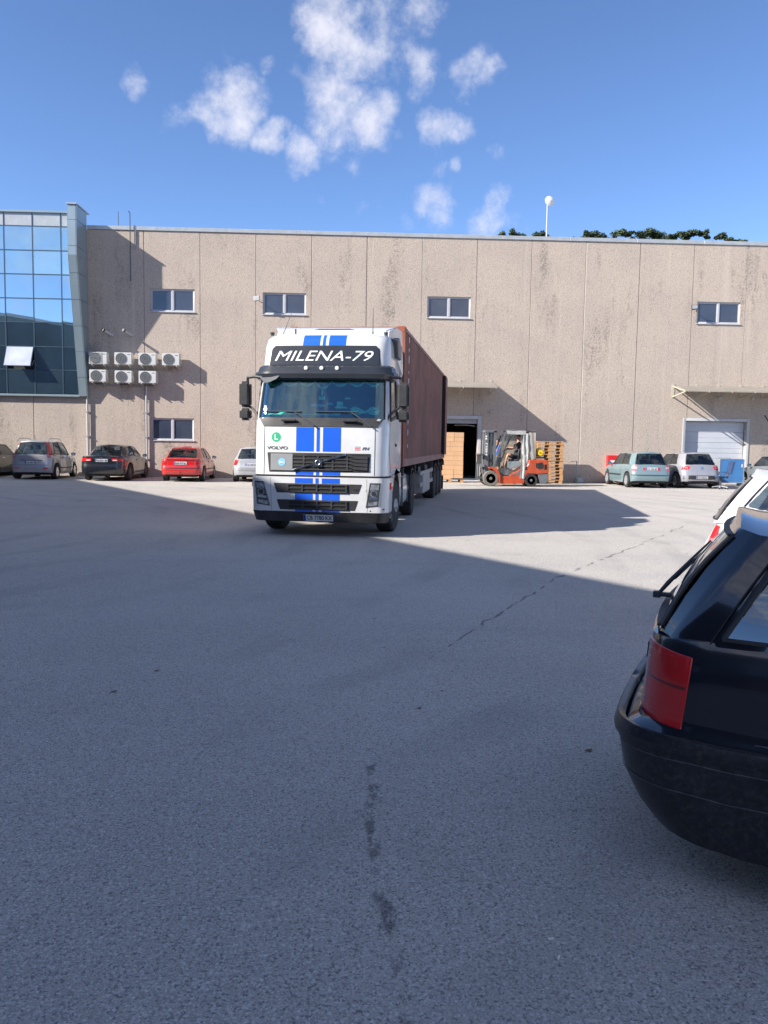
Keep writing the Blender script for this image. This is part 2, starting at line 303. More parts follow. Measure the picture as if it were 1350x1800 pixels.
# ------------------------------------------------------------------ geometry helpers
def lerp(a, b, t): return a+(b-a)*t
def interp(pts, x):
    if x <= pts[0][0]: return pts[0][1]
    for (a, va), (b, vb) in zip(pts, pts[1:]):
        if x <= b: return va+(vb-va)*((x-a)/(b-a) if b > a else 0)
    return pts[-1][1]
def sstep(a, b, x):
    t = max(0, min(1, (x-a)/(b-a))); return t*t*(3-2*t)
class MB:
    def __init__(s): s.v = []; s.f = []
    def add(s, vs, fs):
        o = len(s.v); s.v += [tuple(v) for v in vs]; s.f += [tuple(i+o for i in f) for f in fs]; return s
    def box(s, x0, x1, y0, y1, z0, z1):
        return s.add([(x0,y0,z0),(x1,y0,z0),(x1,y1,z0),(x0,y1,z0),(x0,y0,z1),(x1,y0,z1),(x1,y1,z1),(x0,y1,z1)],
                     [(3,2,1,0),(4,5,6,7),(0,1,5,4),(1,2,6,5),(2,3,7,6),(3,0,4,7)])
    def bar(s, a, b, w, h, upv=(0,0,1)):
        a = Vector(a); b = Vector(b); d = (b-a).normalized(); u = Vector(upv)
        sd = d.cross(u)
        if sd.length < 1e-4: sd = d.cross(Vector((1,0,0)))
        sd.normalize(); u = sd.cross(d); vs = []
        for p in (a, b):
            for i, j in ((-1,-1),(1,-1),(1,1),(-1,1)): vs.append(p+sd*(i*w/2)+u*(j*h/2))
        return s.add(vs, [(0,1,2,3),(7,6,5,4),(0,4,5,1),(1,5,6,2),(2,6,7,3),(3,7,4,0)])
    def tube(s, pts, r, n=8, caps=True):
        pts = [Vector(p) for p in pts]; rs = r if isinstance(r, (list, tuple)) else [r]*len(pts); vs = []; prev = None
        for i, p in enumerate(pts):
            d = (pts[min(i+1, len(pts)-1)]-pts[max(i-1, 0)]).normalized()
            u = prev if prev is not None else (Vector((0,0,1)) if abs(d.z) < .9 else Vector((1,0,0)))
            a = d.cross(u).normalized(); u = a.cross(d).normalized(); prev = u
            for k in range(n):
                t = 2*math.pi*k/n; vs.append(p+(a*math.cos(t)+u*math.sin(t))*rs[i])
        fs = [(i*n+k, i*n+(k+1) % n, (i+1)*n+(k+1) % n, (i+1)*n+k) for i in range(len(pts)-1) for k in range(n)]
        if caps: fs += [tuple(range(n-1, -1, -1)), tuple((len(pts)-1)*n+k for k in range(n))]
        return s.add(vs, fs)
    def lathe(s, prof, c=(0,0,0), axis='x', n=24):      # prof: (offset along axis, radius)
        vs = []
        for a, r in prof:
            for k in range(n):
                t = 2*math.pi*k/n; p, q = r*math.cos(t), r*math.sin(t)
                vs.append({'x': (c[0]+a, c[1]+p, c[2]+q), 'y': (c[0]+p, c[1]+a, c[2]+q), 'z': (c[0]+p, c[1]+q, c[2]+a)}[axis])
        fs = [(i*n+k, i*n+(k+1) % n, (i+1)*n+(k+1) % n, (i+1)*n+k) for i in range(len(prof)-1) for k in range(n)]
        fs += [tuple(range(n)), tuple((len(prof)-1)*n+k for k in range(n))]
        return s.add(vs, fs)
    def prism(s, poly, f0, f1):                          # poly 2-D; f0,f1 map (a,b)->3-D
        n = len(poly); vs = [f0(*p) for p in poly]+[f1(*p) for p in poly]
        return s.add(vs, [tuple(range(n)), tuple(range(2*n-1, n-1, -1))]+[(i, i+n, (i+1) % n+n, (i+1) % n) for i in range(n)])
    def xprism(s, poly, x0, x1): return s.prism(poly, lambda a, b: (x0, a, b), lambda a, b: (x1, a, b))
    def yprism(s, poly, y0, y1): return s.prism(poly, lambda a, b: (a, y0, b), lambda a, b: (a, y1, b))
    def grid(s, fn, us, vs_):
        n = len(vs_); P = [fn(u, v) for u in us for v in vs_]
        return s.add(P, [(i*n+j, i*n+j+1, (i+1)*n+j+1, (i+1)*n+j) for i in range(len(us)-1) for j in range(n-1)])
    def slab(s, fn, us, vs_, th):                        # fn(u,v)->(outer point, outward normal)
        n = len(vs_); m = len(us); A = [fn(u, v) for u in us for v in vs_]
        top = [Vector(p) for p, nn in A]; bot = [Vector(p)-Vector(nn)*th for p, nn in A]; o = len(top)
        fs = []
        for i in range(m-1):
            for j in range(n-1):
                q = (i*n+j, i*n+j+1, (i+1)*n+j+1, (i+1)*n+j); fs += [q, tuple(x+o for x in reversed(q))]
        for i in range(m-1): fs += [(i*n, (i+1)*n, (i+1)*n+o, i*n+o), (i*n+n-1, i*n+n-1+o, (i+1)*n+n-1+o, (i+1)*n+n-1)]
        for j in range(n-1): fs += [(j, j+o, j+1+o, j+1), ((m-1)*n+j, (m-1)*n+j+1, (m-1)*n+j+1+o, (m-1)*n+j+o)]
        return s.add(top+bot, fs)
    def build(s, name, mat, parent=None, bevel=0, smooth=None, seg=1, recalc=True, loc=None, label=None):
        me = bpy.data.meshes.new(name); me.from_pydata([tuple(v) for v in s.v], [], s.f)
        bm = bmesh.new(); bm.from_mesh(me)
        if recalc: bmesh.ops.remove_doubles(bm, verts=bm.verts, dist=1e-5) ; bmesh.ops.recalc_face_normals(bm, faces=bm.faces)
        if bevel:
            ed = [e for e in bm.edges if len(e.link_faces) == 2 and e.calc_face_angle(0) > R(28)]
            bmesh.ops.bevel(bm, geom=ed, offset=bevel, segments=seg, affect='EDGES', clamp_overlap=True)
        bm.to_mesh(me); bm.free()
        sm = smooth if smooth is not None else True
        if sm:
            me.polygons.foreach_set('use_smooth', [True]*len(me.polygons)); me.set_sharp_from_angle(angle=R(32 if sm is True else sm))
        me.materials.append(MT[mat] if isinstance(mat, str) else mat)
        o = bpy.data.objects.new(name, me); C.objects.link(o)
        if parent is not None: o.parent = parent
        if loc: o.location = loc
        if label: o['label'] = label
        return o
def tag(o, label=None, cat=None, group=None, kind=None):
    if label: o['label'] = label
    if cat: o['category'] = cat
    if group: o['group'] = group
    if kind: o['kind'] = kind
    return o
def thing(name, label, cat, loc=(0,0,0), rz=0, group=None):
    o = bpy.data.objects.new(name, None); C.objects.link(o); o.empty_display_size = .2
    o.location = loc; o.rotation_euler = (0, 0, rz); return tag(o, label, cat, group)
KIDS = {}
def kids(o): return [x for x in C.objects if x.parent == o]
def copy_tree(o, loc=None, rz=None, label=None, parent=None):
    c = o.copy(); C.objects.link(c); c.parent = parent
    for k in kids(o): copy_tree(k, parent=c)
    if loc is not None: c.location = loc
    if rz is not None: c.rotation_euler = (0, 0, rz)
    if label: c['label'] = label
    return c
def dup(o, parent, loc=None, rot=None):
    c = o.copy(); C.objects.link(c); c.parent = parent
    if loc is not None: c.location = loc
    if rot is not None: c.rotation_euler = rot
    return c
_dg = None
def lettering(txt, w, h, fn, mat, parent, name='lettering', shear=0, bold=0, depth=.003, subdiv=0):
    """text fitted to w x h, mapped by fn(a, b, c): a along, b up, c outward"""
    cu = bpy.data.curves.new(name, 'FONT'); cu.body = txt; cu.size = 1; cu.shear = shear; cu.offset = bold; cu.extrude = .5; cu.resolution_u = 3
    o = bpy.data.objects.new('tmp_text', cu); C.objects.link(o); bpy.context.view_layer.update()
    me = bpy.data.meshes.new_from_object(o.evaluated_get(bpy.context.evaluated_depsgraph_get()))
    bpy.data.objects.remove(o); bpy.data.curves.remove(cu)
    xs = [v.co.x for v in me.vertices]; ys = [v.co.y for v in me.vertices]; x0, x1, y0, y1 = min(xs), max(xs), min(ys), max(ys)
    for v in me.vertices: v.co = fn((v.co.x-x0)/(x1-x0)*w, (v.co.y-y0)/(y1-y0)*h, depth if v.co.z > 0 else -depth*.3)
    me.materials.clear(); me.materials.append(MT[mat]); r = bpy.data.objects.new(name, me); C.objects.link(r); r.parent = parent
    return r
def arc(cx, cz, r, a0, a1, n): return [(cx+r*math.cos(R(lerp(a0, a1, i/n))), cz+r*math.sin(R(lerp(a0, a1, i/n)))) for i in range(n+1)]
# ------------------------------------------------------------------ the ground and the hills
m = MB(); g = [-600, -200, -60, -25, -12, -6, 0, 6, 12, 25, 60, 200, 600]
m.grid(lambda x, y: (x, y, 0), g, g); tag(m.build('ground', 'asphalt', smooth=False), kind='structure')
T = NT('hill_forest'); ge = T.n('ShaderNodeNewGeometry'); f = T.noise(.09, 8, .7, ge.outputs['Position'])
T.l(T.mix(T.ramp(f, .35, .65), (.018, .03, .022), (.05, .07, .038)), T.b.inputs['Base Color']); T.b.inputs['Roughness'].default_value = 1; T.b.inputs['Specular IOR Level'].default_value = 0
def hill(name, x0, x1, yc, depth, hf, nx=70, ny=14):
    rn = random.Random(3); m = MB()
    xs = [lerp(x0, x1, i/nx) for i in range(nx+1)]; ts = [lerp(-1, 1, j/ny) for j in range(ny+1)]
    jit = {}
    def fn(x, t):
        k = (round(x, 3), round(t, 3)); j = jit.setdefault(k, rn.uniform(-1, 1))
        return (x, yc+t*depth, max(-1, hf(x)*(1-abs(t)**1.6)+j*1.2-1.2))
    m.grid(fn, xs, ts); return tag(m.build(name, 'hill_forest'), kind='structure')
# wooded hill behind the camera (it is what the office glass mirrors)
hill('hill', -420, 260, -230, 110, lambda x: interp([(-420, 60), (-260, 62), (-170, 57), (-130, 49), (-95, 40), (-60, 30), (0, 20), (60, 24), (140, 30), (260, 20)], x)+2*math.sin(x*.11))
front_h = lambda x: interp([(-60, 4), (10, 26), (26, 42.2), (30, 43.0), (45, 43.4), (58, 44.0), (66, 44.0), (74, 43.6), (79, 42.0), (84, 39.5), (110, 28), (200, 8)], x)
hill('hill', -60, 200, 165, 60, lambda x: front_h(x)-.35)
T = NT('leaves_dark'); ge = T.n('ShaderNodeNewGeometry'); f = T.noise(.6, 6, .7, ge.outputs['Position'])
T.l(T.mix(T.ramp(f, .35, .65), (.03, .055, .032), (.085, .12, .055)), T.b.inputs['Base Color']); T.b.inputs['Roughness'].default_value = .9
rn = random.Random(11); m = MB()
def clump(m, c, r, n, size, rn):
    for _ in range(n):
        d = Vector((rn.gauss(0, 1), rn.gauss(0, 1), rn.gauss(0, 1))).normalized()*r*rn.uniform(.35, 1.25); d.z *= .75
        p = Vector(c)+d; a = Vector((rn.uniform(-1, 1), rn.uniform(-1, 1), rn.uniform(-1, 1))).normalized(); b = a.orthogonal().normalized(); q = rn.uniform(.6, 1.3)*size
        m.add([p+a*q, p+b*q*.7, p-a*q, p-b*q*.7], [(0, 1, 2, 3)])
x = 26.5
while x < 76:
    y = 165+rn.uniform(-9, 6); r = rn.uniform(.45, 1.0)
    if rn.random() < .93:
        h = front_h(x)+rn.uniform(-1.6, -1.2)
        for k in range(rn.randint(3, 5)): clump(m, (x+rn.uniform(-r, r), y+rn.uniform(-r, r), h+rn.uniform(-.4, .9)*r*.6), r*rn.uniform(.5, .85), 90, .22, rn)
    x += rn.uniform(.25, .6)
tag(m.build('woodland', 'leaves_dark', recalc=False, smooth=False), kind='stuff')

# ------------------------------------------------------------------ warehouse
WY = 37.47; X0 = -9.58; TOP = 10.99
wh = thing('warehouse', 'long factory hall of pinkish grey concrete wall panels behind the truck and the parked cars', 'building', (0, WY, 0))
OPEN = [(-9.3, -7.33, 7.45, 8.46), (-4.27, -2.31, 7.43, 8.40), (3.19, 5.18, 7.43, 8.39), (15.66, 17.69, 7.43, 8.42), (-9.32, -7.38, 1.67, 2.68),
        (1.9, 5.64, 0, 2.86), (15.38, 18.28, 0, 2.95)]
pan0 = {}
for i in range(-8, 13):
    a, b = X0+2.5*i+.014, X0+2.5*(i+1)-.014
    if b < -30: continue
    ops = [(max(a, o[0]), min(b, o[1]), o[2], o[3]) for o in OPEN if o[0] < b and o[1] > a]
    if not ops:
        if 'm' in pan0: o = dup(pan0['m'], wh, (a, 0, 0))
        else: o = pan0['m'] = MB().box(0, 2.472, 0, .2, 0, TOP).build('wall_panel', 'aggregate_concrete', wh, bevel=.012, loc=(a, 0, 0))
        continue
    xs = sorted({a, b, *[v for o in ops for v in o[:2]]}); zs = sorted({0, TOP, *[v for o in ops for v in o[2:]]})
    m = MB()
    for p, q_ in zip(xs, xs[1:]):
        for r, s in zip(zs, zs[1:]):
            if any(o[0]-1e-4 <= p and q_ <= o[1]+1e-4 and o[2]-1e-4 <= r and s <= o[3]+1e-4 for o in ops): continue
            m.box(p, q_, 0, .2, r, s)
    m.build('wall_panel', 'aggregate_concrete', wh, recalc=False, smooth=False)
pbr('joint_light', (.50, .46, .42), .7, var=.1); pbr('joint_dark', (.20, .17, .155), .8, var=.1)
for i in range(-7, 13):
    x = X0+2.5*i; segs = [(0, TOP)]
    for o in OPEN:
        if o[0] < x < o[1]: segs = [(o[3], TOP)]
    for z0, z1 in segs: MB().box(x-.02, x+.02, .012, .1, z0, z1-.01).build('joint_seal', ['joint_dark', 'joint_dark', 'joint_light'][i % 3], wh, smooth=False)
MB().box(-26.8, 22.9, .25, 22, 10.4, 10.8).build('roof', 'coping_metal', wh)
m = MB(); m.box(-26.8, -26.6, .25, 22, 0, 10.4); m.box(22.7, 22.9, .25, 22, 0, 10.4); m.box(-26.8, 22.9, 22, 22.2, 0, 10.8); m.build('outer_wall', 'aggregate_concrete', wh)
x = -12.06
while x < 22.9:
    w = min(3.1, 22.95-x); MB().box(x, x+w-.008, -.045, .32, TOP+.003, TOP+.17).build('coping', 'coping_metal', wh, bevel=.008); x += w
# rooms behind the two doorways and the windows
m = MB(); m.box(1.4, 6.4, .21, .25, 2.9, 4.2); m.box(1.2, 1.4, .21, 8, 0, 4.2); m.box(6.4, 6.6, .21, 8, 0, 4.2); m.box(1.2, 6.6, 8, 8.2, 0, 4.2); m.box(1.2, 6.6, .21, 8.2, 4.2, 4.4)
m.build('inner_room', 'warehouse_interior', wh)
MB().box(1.4, 6.4, .0, 8, .002, .03).build('door_threshold', 'door_white', wh)
def hall_window(x0, x1, z0, z1, dark='office_glass'):
    f = MB(); t = .058
    f.box(x0, x0+t, .04, .12, z0, z1); f.box(x1-t, x1, .04, .12, z0, z1); f.box(x0+t, x1-t, .04, .12, z0, z0+t); f.box(x0+t, x1-t, .04, .12, z1-t, z1)
    xm = (x0+x1)/2; f.box(xm-.05, xm+.05, .035, .12, z0+t, z1-t)
    w = f.build('window', 'pvc_white', wh, bevel=.006)
    MB().box(x0-.03, x1+.05, -.05, .038, z0-.035, z0-.001).build('sill', 'pvc_white', w, bevel=.004)
    for a, b in ((x0+t, xm-.05), (xm+.05, x1-t)):
        s = MB(); k = .028; s.box(a, a+k, .06, .1, z0+t, z1-t); s.box(b-k, b, .06, .1, z0+t, z1-t); s.box(a+k, b-k, .06, .1, z0+t, z0+t+k); s.box(a+k, b-k, .06, .1, z1-t-k, z1-t)
        s.build('sash', 'pvc_white', w)
        MB().box(a+k, b-k, .075, .085, z0+t+k, z1-t-k).build('pane', dark, w, smooth=False)
for o in OPEN[:5]: hall_window(*o)
# door frame of the open doorway
f = MB(); f.box(5.642, 5.80, -.03, .2, 0, 3.02); f.box(1.74, 1.898, -.03, .2, 0, 3.02); f.box(1.898, 5.642, -.03, .2, 2.862, 3.02)
f.build('door_frame', 'pvc_white', wh, bevel=.006)
MB().box(1.9, 5.64, .12, .18, 2.66, 2.858).build('rolled_shutter', 'grey_metal', wh, bevel=.01)
MB().tube([(4.6, .3, 2.58), (5.1, .3, 2.60), (5.55, .3, 2.56)], .02).build('door_track', 'steel', wh)
# sectional garage door
f = MB(); f.box(15.25, 15.378, -.03, .3, 0, 3.08); f.box(18.282, 18.41, -.03, .3, 0, 3.08); f.box(15.378, 18.282, -.03, .3, 2.952, 3.08)
f.build('garage_frame', 'pvc_white', wh, bevel=.006)
gd = MB().box(15.38, 18.28, .32, .36, 0, 2.95).build('garage_door', 'door_white', wh)
for k in range(6):
    z = .02+k*.487; sct = MB().box(15.39, 18.27, .27, .318, z, z+.475)
    sct.box(15.39, 18.27, .262, .27, z+.225, z+.24); sct.build('door_section', 'door_white', gd, bevel=.006)
MB().box(17.1, 17.7, .25, .262, 1.17, 1.27).build('door_handle', 'coping_metal', gd)

# canopies of sheet on steel brackets
def canopy(x0, x1, xs, label):
    c = thing('door_canopy', label, 'canopy', (x0, WY, 4.57), group='sheet canopies over the doors')
    L = x1-x0; n = 1 if L < 6 else 3
    for k in range(n):
        a, b = L*k/n+.01, L*(k+1)/n-.01
        m = MB(); pts = [(-.01, .0), (-1.42, -.31), (-1.44, -.36), (-1.40, -.36), (-.01, -.05)]
        m.xprism(pts, a, b); m.build('sheet', 'canopy_sheet', c)
    for x in xs:
        x -= x0; b = MB(); b.bar((x, -.01, -.035), (x, -1.45, -.345), .045, .045); b.bar((x, -1.45, -.36), (x, -.01, -.52), .045, .045); b.box(x-.06, x+.06, -.02, -.001, -.56, .08)
        b.build('bracket', 'bracket_cream', c)
    return c
canopy(1.5, 6.30, [1.7, 3.2, 4.75, 6.2], 'plain sheet canopy over the open doorway behind the forklift')
canopy(14.85, 24.0, [14.71, 15.80, 16.85, 17.90, 18.95, 20.0, 21.05], 'long sheet canopy on cream brackets above the white garage door')

# glass office front with its metal fin
an = thing('office_annex', 'blue mirrored glass office front with a tapering metal fin at its right edge', 'building', (0, WY, 0))
zs = [11.66, 11.03, 9.98, 8.94, 7.885, 6.835, 5.77, 4.74, 3.66]
vx = [-12.46, -13.18, -14.425, -15.67, -16.91, -18.16, -19.4, -20.65, -21.9, -23.1, -24.4]
rn = random.Random(5)
MB().box(-24.4, -12.46, -.06, .9, 3.66, 11.60).build('backing_wall', 'interior', an)
MB().box(-24.45, -12.46, -.22, .9, 11.604, 11.70).build('parapet_cap', 'clad_metal', an, bevel=.01)
MB().box(-24.4, -12.46, -.19, -.005, 3.56, 3.655).build('bottom_flashing', 'clad_metal', an, bevel=.01)
for j in range(8):
    for i in range(10):
        a, b, z1, z0 = vx[i+1]+.025, vx[i]-.025, zs[j]-.025, zs[j+1]+.025
        if j == 5+0 and False: pass
        w, h = b-a, z1-z0; opened = (j == 6 and i == 2)
        if opened: continue
        mt = 'clad_panel_light' if j == 0 else 'facade_pane_light' if j in (1, 2) else 'facade_pane' if j in (3, 4) else 'facade_pane_dark'  # row tints include what each row mirrors: pale sky above, darker below
        o = MB().box(-w/2, w/2, -.012, .012, -h/2, h/2).build('clad_panel' if j == 0 else 'pane', {'clad_panel_light': 'coping_metal'}.get(mt, mt), an, smooth=False, loc=((a+b)/2, -.135, (z0+z1)/2))
        if j: o.rotation_euler = (rn.uniform(-.0022, .0022), 0, rn.uniform(-.002, .002))
m = MB()
for x in vx[1:]: m.box(x-.022, x+.022, -.165, -.07, 3.66, 11.60)
m.build('mullion', 'mullion', an, bevel=.004)
for z in zs[1:-1]: MB().box(-24.4, -12.47, -.158, -.072, z-.02, z+.02).build('transom', 'mullion', an, bevel=.004)
a, b, z1, z0 = vx[3]+.03, vx[2]-.03, zs[6]-.03, zs[7]+.03
sw = MB(); w, h = b-a, z1-z0; sw.box(0, w, -.03, .0, -h, -h+.04); sw.box(0, w, -.03, 0, -.04, 0); sw.box(0, .04, -.03, 0, -h+.04, -.04); sw.box(w-.04, w, -.03, 0, -h+.04, -.04)
osw = sw.build('open_sash', 'mullion', an, loc=(a, -.16, z1)); osw.rotation_euler = (-R(24), 0, 0)
MB().box(.02, w-.02, -.037, -.031, -h+.02, -.02).build('pane', 'open_pane', osw, smooth=False)
m = MB(); m.bar((a+w, -.16, z1-h*.6), (a+w, -.42, z1-h*.85), .02, .02); m.build('stay_arm', 'steel', an)
def fin_p(z): return 1.35 if z > 9.56 else lerp(.2, 1.35, (z-3.56)/6.0)
zj = [11.68, 11.05, 9.95, 9.56, 8.84, 7.74, 6.63, 5.53, 4.42, 3.58]
for z1, z0 in zip(zj, zj[1:]):
    z1 -= .008; z0 += .008 if z0 != 9.56 else -.008; 
    if z1 < 9.56 and z1 > 9.5: z1 = 9.567
    if z0 > 9.5 and z0 < 9.6: z0 = 9.569
    pf = [(-fin_p(z0), z0), (-fin_p(z1), z1), (-.001, z1), (-.001, z0)]
    m = MB(); m.xprism(pf, -12.085, -12.11); m.build('clad_panel', 'clad_metal', an, bevel=.003)
    m = MB(); m.xprism([(-fin_p(z0), z0), (-fin_p(z1), z1), (-fin_p(z1)+.02, z1), (-fin_p(z0)+.02, z0)], -12.125, -12.45); m.build('clad_panel', 'clad_metal', an)
    m = MB(); m.xprism(pf, -12.455, -12.475); m.build('clad_panel', 'clad_metal', an, bevel=.003)
m = MB(); m.xprism([(-1.40, 11.685), (-1.40, 11.74), (.3, 11.74), (.3, 11.685)], -12.05, -12.5); m.build('fin_cap', 'coping_metal', an, bevel=.006)
m = MB(); m.xprism([(-.17, 3.58), (-.17, 3.66), (-1.33, 9.56), (-1.33, 11.66), (-.02, 11.66), (-.02, 3.58)], -12.13, -12.44); m.build('fin_core', 'mullion', an)

# ------------------------------------------------------------------ things on the wall
def aircon(x, z, w, label, sq=False, tops=(0,)):
    t = thing('air_conditioner', label, 'air conditioner', (x, WY, z), group='air conditioners on the wall')
    h = .54; m = MB().box(-w/2, w/2, -.47, -.13, -h/2, h/2); cs = m.build('casing', 'aircon_white', t, bevel=.018, seg=2)
    cx = -w/2+.30
    MB().lathe([(-.006, .235), (.0, .235)], (cx, -.473, 0), 'y', 36).build('fan_opening', 'mesh_black', cs)
    g = MB()
    for r in (.24, .16, .08): g.tube([(cx+r*math.cos(a*math.pi/14), -.485, r*math.sin(a*math.pi/14)) for a in range(29)], .006, 5, False)
    for k in range(-6, 7):
        zz = k*.036; hw = math.sqrt(max(0, .235**2-zz*zz)); g.box(cx-hw, cx+hw, -.49, -.483, zz-.006, zz+.006)
    g.build('fan_grille', 'grey_metal', cs)
    if sq:
        f = MB(); f.box(cx-.27, cx-.255, -.485, -.471, -.25, .25); f.box(cx+.255, cx+.27, -.485, -.471, -.25, .25); f.box(cx-.255, cx+.255, -.485, -.471, .235, .25); f.box(cx-.255, cx+.255, -.485, -.471, -.25, -.235)
        for k in range(-5, 6): f.box(cx-.255, cx+.255, -.482, -.476, k*.045-.003, k*.045+.003)
        f.build('grille_frame', 'aircon_side', cs)
    MB().box(w/2-.20, w/2-.06, -.473, -.468, .17, .195).build('badge', 'letter_dark', cs)
    MB().box(w/2, w/2+.04, -.36, -.2, -.2, .0).build('valve_cover', 'aircon_side', t, bevel=.01)
    for s in (-1, 1):
        b = MB(); b.box(s*w*.33-.02, s*w*.33+.02, -.50, -.001, -h/2-.045, -h/2-.005); b.bar((s*w*.33, -.42, -h/2-.04), (s*w*.33, -.02, -h/2-.18), .02, .02); b.build('bracket', 'aircon_side', t)
    return t
for x, z, w, l, sq in [(-11.53, 5.28, .80, 'upper row air conditioner with a square grille beside the glass office', True), (-10.42, 5.28, .77, 'upper row air conditioner, second from the glass office', False),
                    (-9.35, 5.28, .78, 'upper row air conditioner, third from the glass office', False), (-8.31, 5.28, .78, 'air conditioner at the right end of the upper row with nothing below it', False),
                    (-11.55, 4.50, .74, 'lower row air conditioner closest to the glass office', False), (-10.42, 4.48, .76, 'middle air conditioner of the lower row', False), (-9.35, 4.48, .78, 'right end air conditioner of the lower row', False)]:
    aircon(x, z, w, l, sq)
m = MB(); m.tube([(-12.05, WY-.03, 4.90), (-9.2, WY-.03, 4.86), (-8.3, WY-.03, 4.86), (-8.3, WY-.03, 5.0)], .018, 6); m.tube([(-12.05, WY-.05, 4.15), (-9.1, WY-.05, 4.10)], .03, 6); m.tube([(-9.6, WY-.04, 4.1), (-9.6, WY-.04, 4.4)], .02, 6)
tag(m.build('coolant_pipe', 'grey_metal'), 'thin grey coolant pipes running along the wall between the air conditioners', 'pipe')
def downpipe(x, z1, label):
    t = thing('downpipe', label, 'pipe', (x, WY-.09, 0), group='white pipes down the wall')
    MB().tube([(0, 0, .05), (0, 0, z1)], .045, 12).build('pipe_run', 'pvc_white', t)
    for z in (.8, 1.8, 2.9): 
        if z < z1: MB().box(-.06, .06, -.055, .09, z-.02, z+.02).build('clamp', 'grey_metal', t)
downpipe(-12.15, 3.6, 'white downpipe below the corner of the glass office'); downpipe(-9.50, 4.1, 'white downpipe below the lower row of air conditioners')
t = thing('lightning_rod', 'thin dark rod fixed to the upper wall and rising above the roof edge', 'rod', (-10.14, WY-.12, 8.7))
MB().tube([(0, .1, 0), (0, 0, .02), (0, 0, 3.02), (-.05, 0, 3.08), (-.08, 0, 3.05)], .02, 6).build('rod', 'letter_dark', t)
MB().box(-.05, .05, .0, .118, -.03, .03).build('wall_bracket', 'pvc_white', t)
tag(MB().tube([(-10.73, WY+.2, 11.1), (-10.75, WY+.2, 11.85)], .016, 6).build('roof_antenna', 'letter_dark'), 'short thin antenna standing on the roof left of the tall dark rod', 'antenna')
tag(MB().box(-9.98, -9.92, WY-.06, WY-.001, 10.2, 11.2).build('cable_duct', 'grey_metal'), 'short grey duct at the roof edge right of the dark rod', 'duct')
for x, l in ((-11.14, 'white tube security camera closer to the glass office'), (-10.24, 'white tube security camera further from the glass office, above the air conditioners')):
    t = thing('security_camera', l, 'camera', (x, WY, 6.42), group='security cameras on the wall')
    MB().tube([(.12, -.02, -.06), (-.10, -.46, .08)], .055, 12).build('housing', 'pvc_white', t)
    MB().tube([(-.095, -.45, .078), (-.14, -.54, .11)], [.06, .065], 12).build('hood', 'black_plastic', t)
    MB().tube([(.12, -.001, -.06), (.12, -.06, -.06)], .05, 10).build('mount', 'pvc_white', t)
def flood(x, z, label, mt):
    t = thing('floodlight', label, 'lamp', (x, WY, z), group='small floodlights beside the upper windows')
    b = MB().box(-.14, .14, -.42, -.34, -.11, .11).build('lamp_body', mt, t, bevel=.012); b.rotation_euler = (R(-12), R(-6), R(-14))
    MB().box(-.11, .11, -.426, -.42, -.085, .085).build('lens', 'panel_grey', b)
    MB().bar((.02, -.34, -.04), (.12, -.01, -.05), .03, .03).build('arm', mt, t)
flood(-4.40, 7.98, 'small grey floodlight left of the upper window behind the truck', 'grey_metal'); flood(15.5, 8.02, 'small black floodlight left of the rightmost upper window', 'black_plastic')
t = thing('security_camera', 'small grey wall camera to the right above the open doorway', 'camera', (6.15, WY, 3.2))
MB().tube([(0, -.2, .0), (.16, -.14, .07)], .045, 10).build('housing', 'grey_metal', t); MB().tube([(.05, -.18, .0), (-.02, -.01, -.05)], .02, 6).build('mount', 'grey_metal', t)
for x, l in ((16.95, 'round pipe stub in the wall under the right canopy, the one nearer the window'), (18.5, 'round pipe stub in the wall under the right canopy, near the picture edge')):
    tag(MB().lathe([(-.05, .045), (-.05, .07), (0, .07)], (x, WY, 4.02), 'y', 14).build('pipe_stub', 'pvc_white'), l, 'pipe stub')
t = thing('dish_antenna', 'round white dish antenna on a thin mast above the roof edge', 'antenna', (8.62, WY+.25, 11.1))
MB().tube([(0, 0, 0), (0, 0, 1.78)], .035, 10).build('mast', 'pvc_white', t)
d = MB().lathe([(-.02, .01), (-.015, .09), (.0, .17), (.03, .235), (.035, .235), (.01, .17), (-.005, .09), (-.01, .01)], (0, 0, 0), 'y', 28).build('dish', 'letter_white', t, loc=(.08, -.15, 1.68)); d.rotation_euler = (R(-8), 0, R(15))
MB().tube([(0, .0, 0), (.0, -.2, 0)], .02, 8).build('feed', 'pvc_white', d); MB().box(-.03, .1, -.1, .03, 1.62, 1.72).build('clamp', 'grey_metal', t)
m = MB().bar((18.85, WY-.5, 3.25), (19.25, WY-.6, 2.6), .05, .05); tag(m.build('slanting_bar', 'black_plastic'), 'slanting black bar in front of the wall at the right picture edge', 'pole')  # plain black bar drawn along a dark slanting line

pbr('hall_cladding', (.05, .06, .085), .6, var=.3, scale=.4)
# building that throws the big shadow over the yard (left of the camera, outside the frame)
ex = Vector((12.38, -20.1)).normalized(); hh = 9.6
e0 = Vector((-8.77, 29.25))-Vector((1.53, .62))*hh
sh = thing('side_hall', 'flat roofed dark grey hall along the left side of the yard', 'building', (e0.x, e0.y, 0), math.atan2(ex.y, ex.x))
m = MB().box(-24, 36, -12, 0, 0, hh-.2); m.build('wall', 'hall_cladding', sh)
MB().box(-24.1, 36.1, -12.1, .05, hh-.19, hh).build('roof_edge', 'coping_metal', sh)
for k in range(13):
    for z in (1.6,):
        f = MB().box(-22+k*4.4, -20+k*4.4, .001, .04, z, z+1.3).build('window', 'pvc_white', sh); MB().box(-21.9+k*4.4, -20.1+k*4.4, .041, .05, z+.1, z+1.2).build('pane', 'office_glass', f, smooth=False)
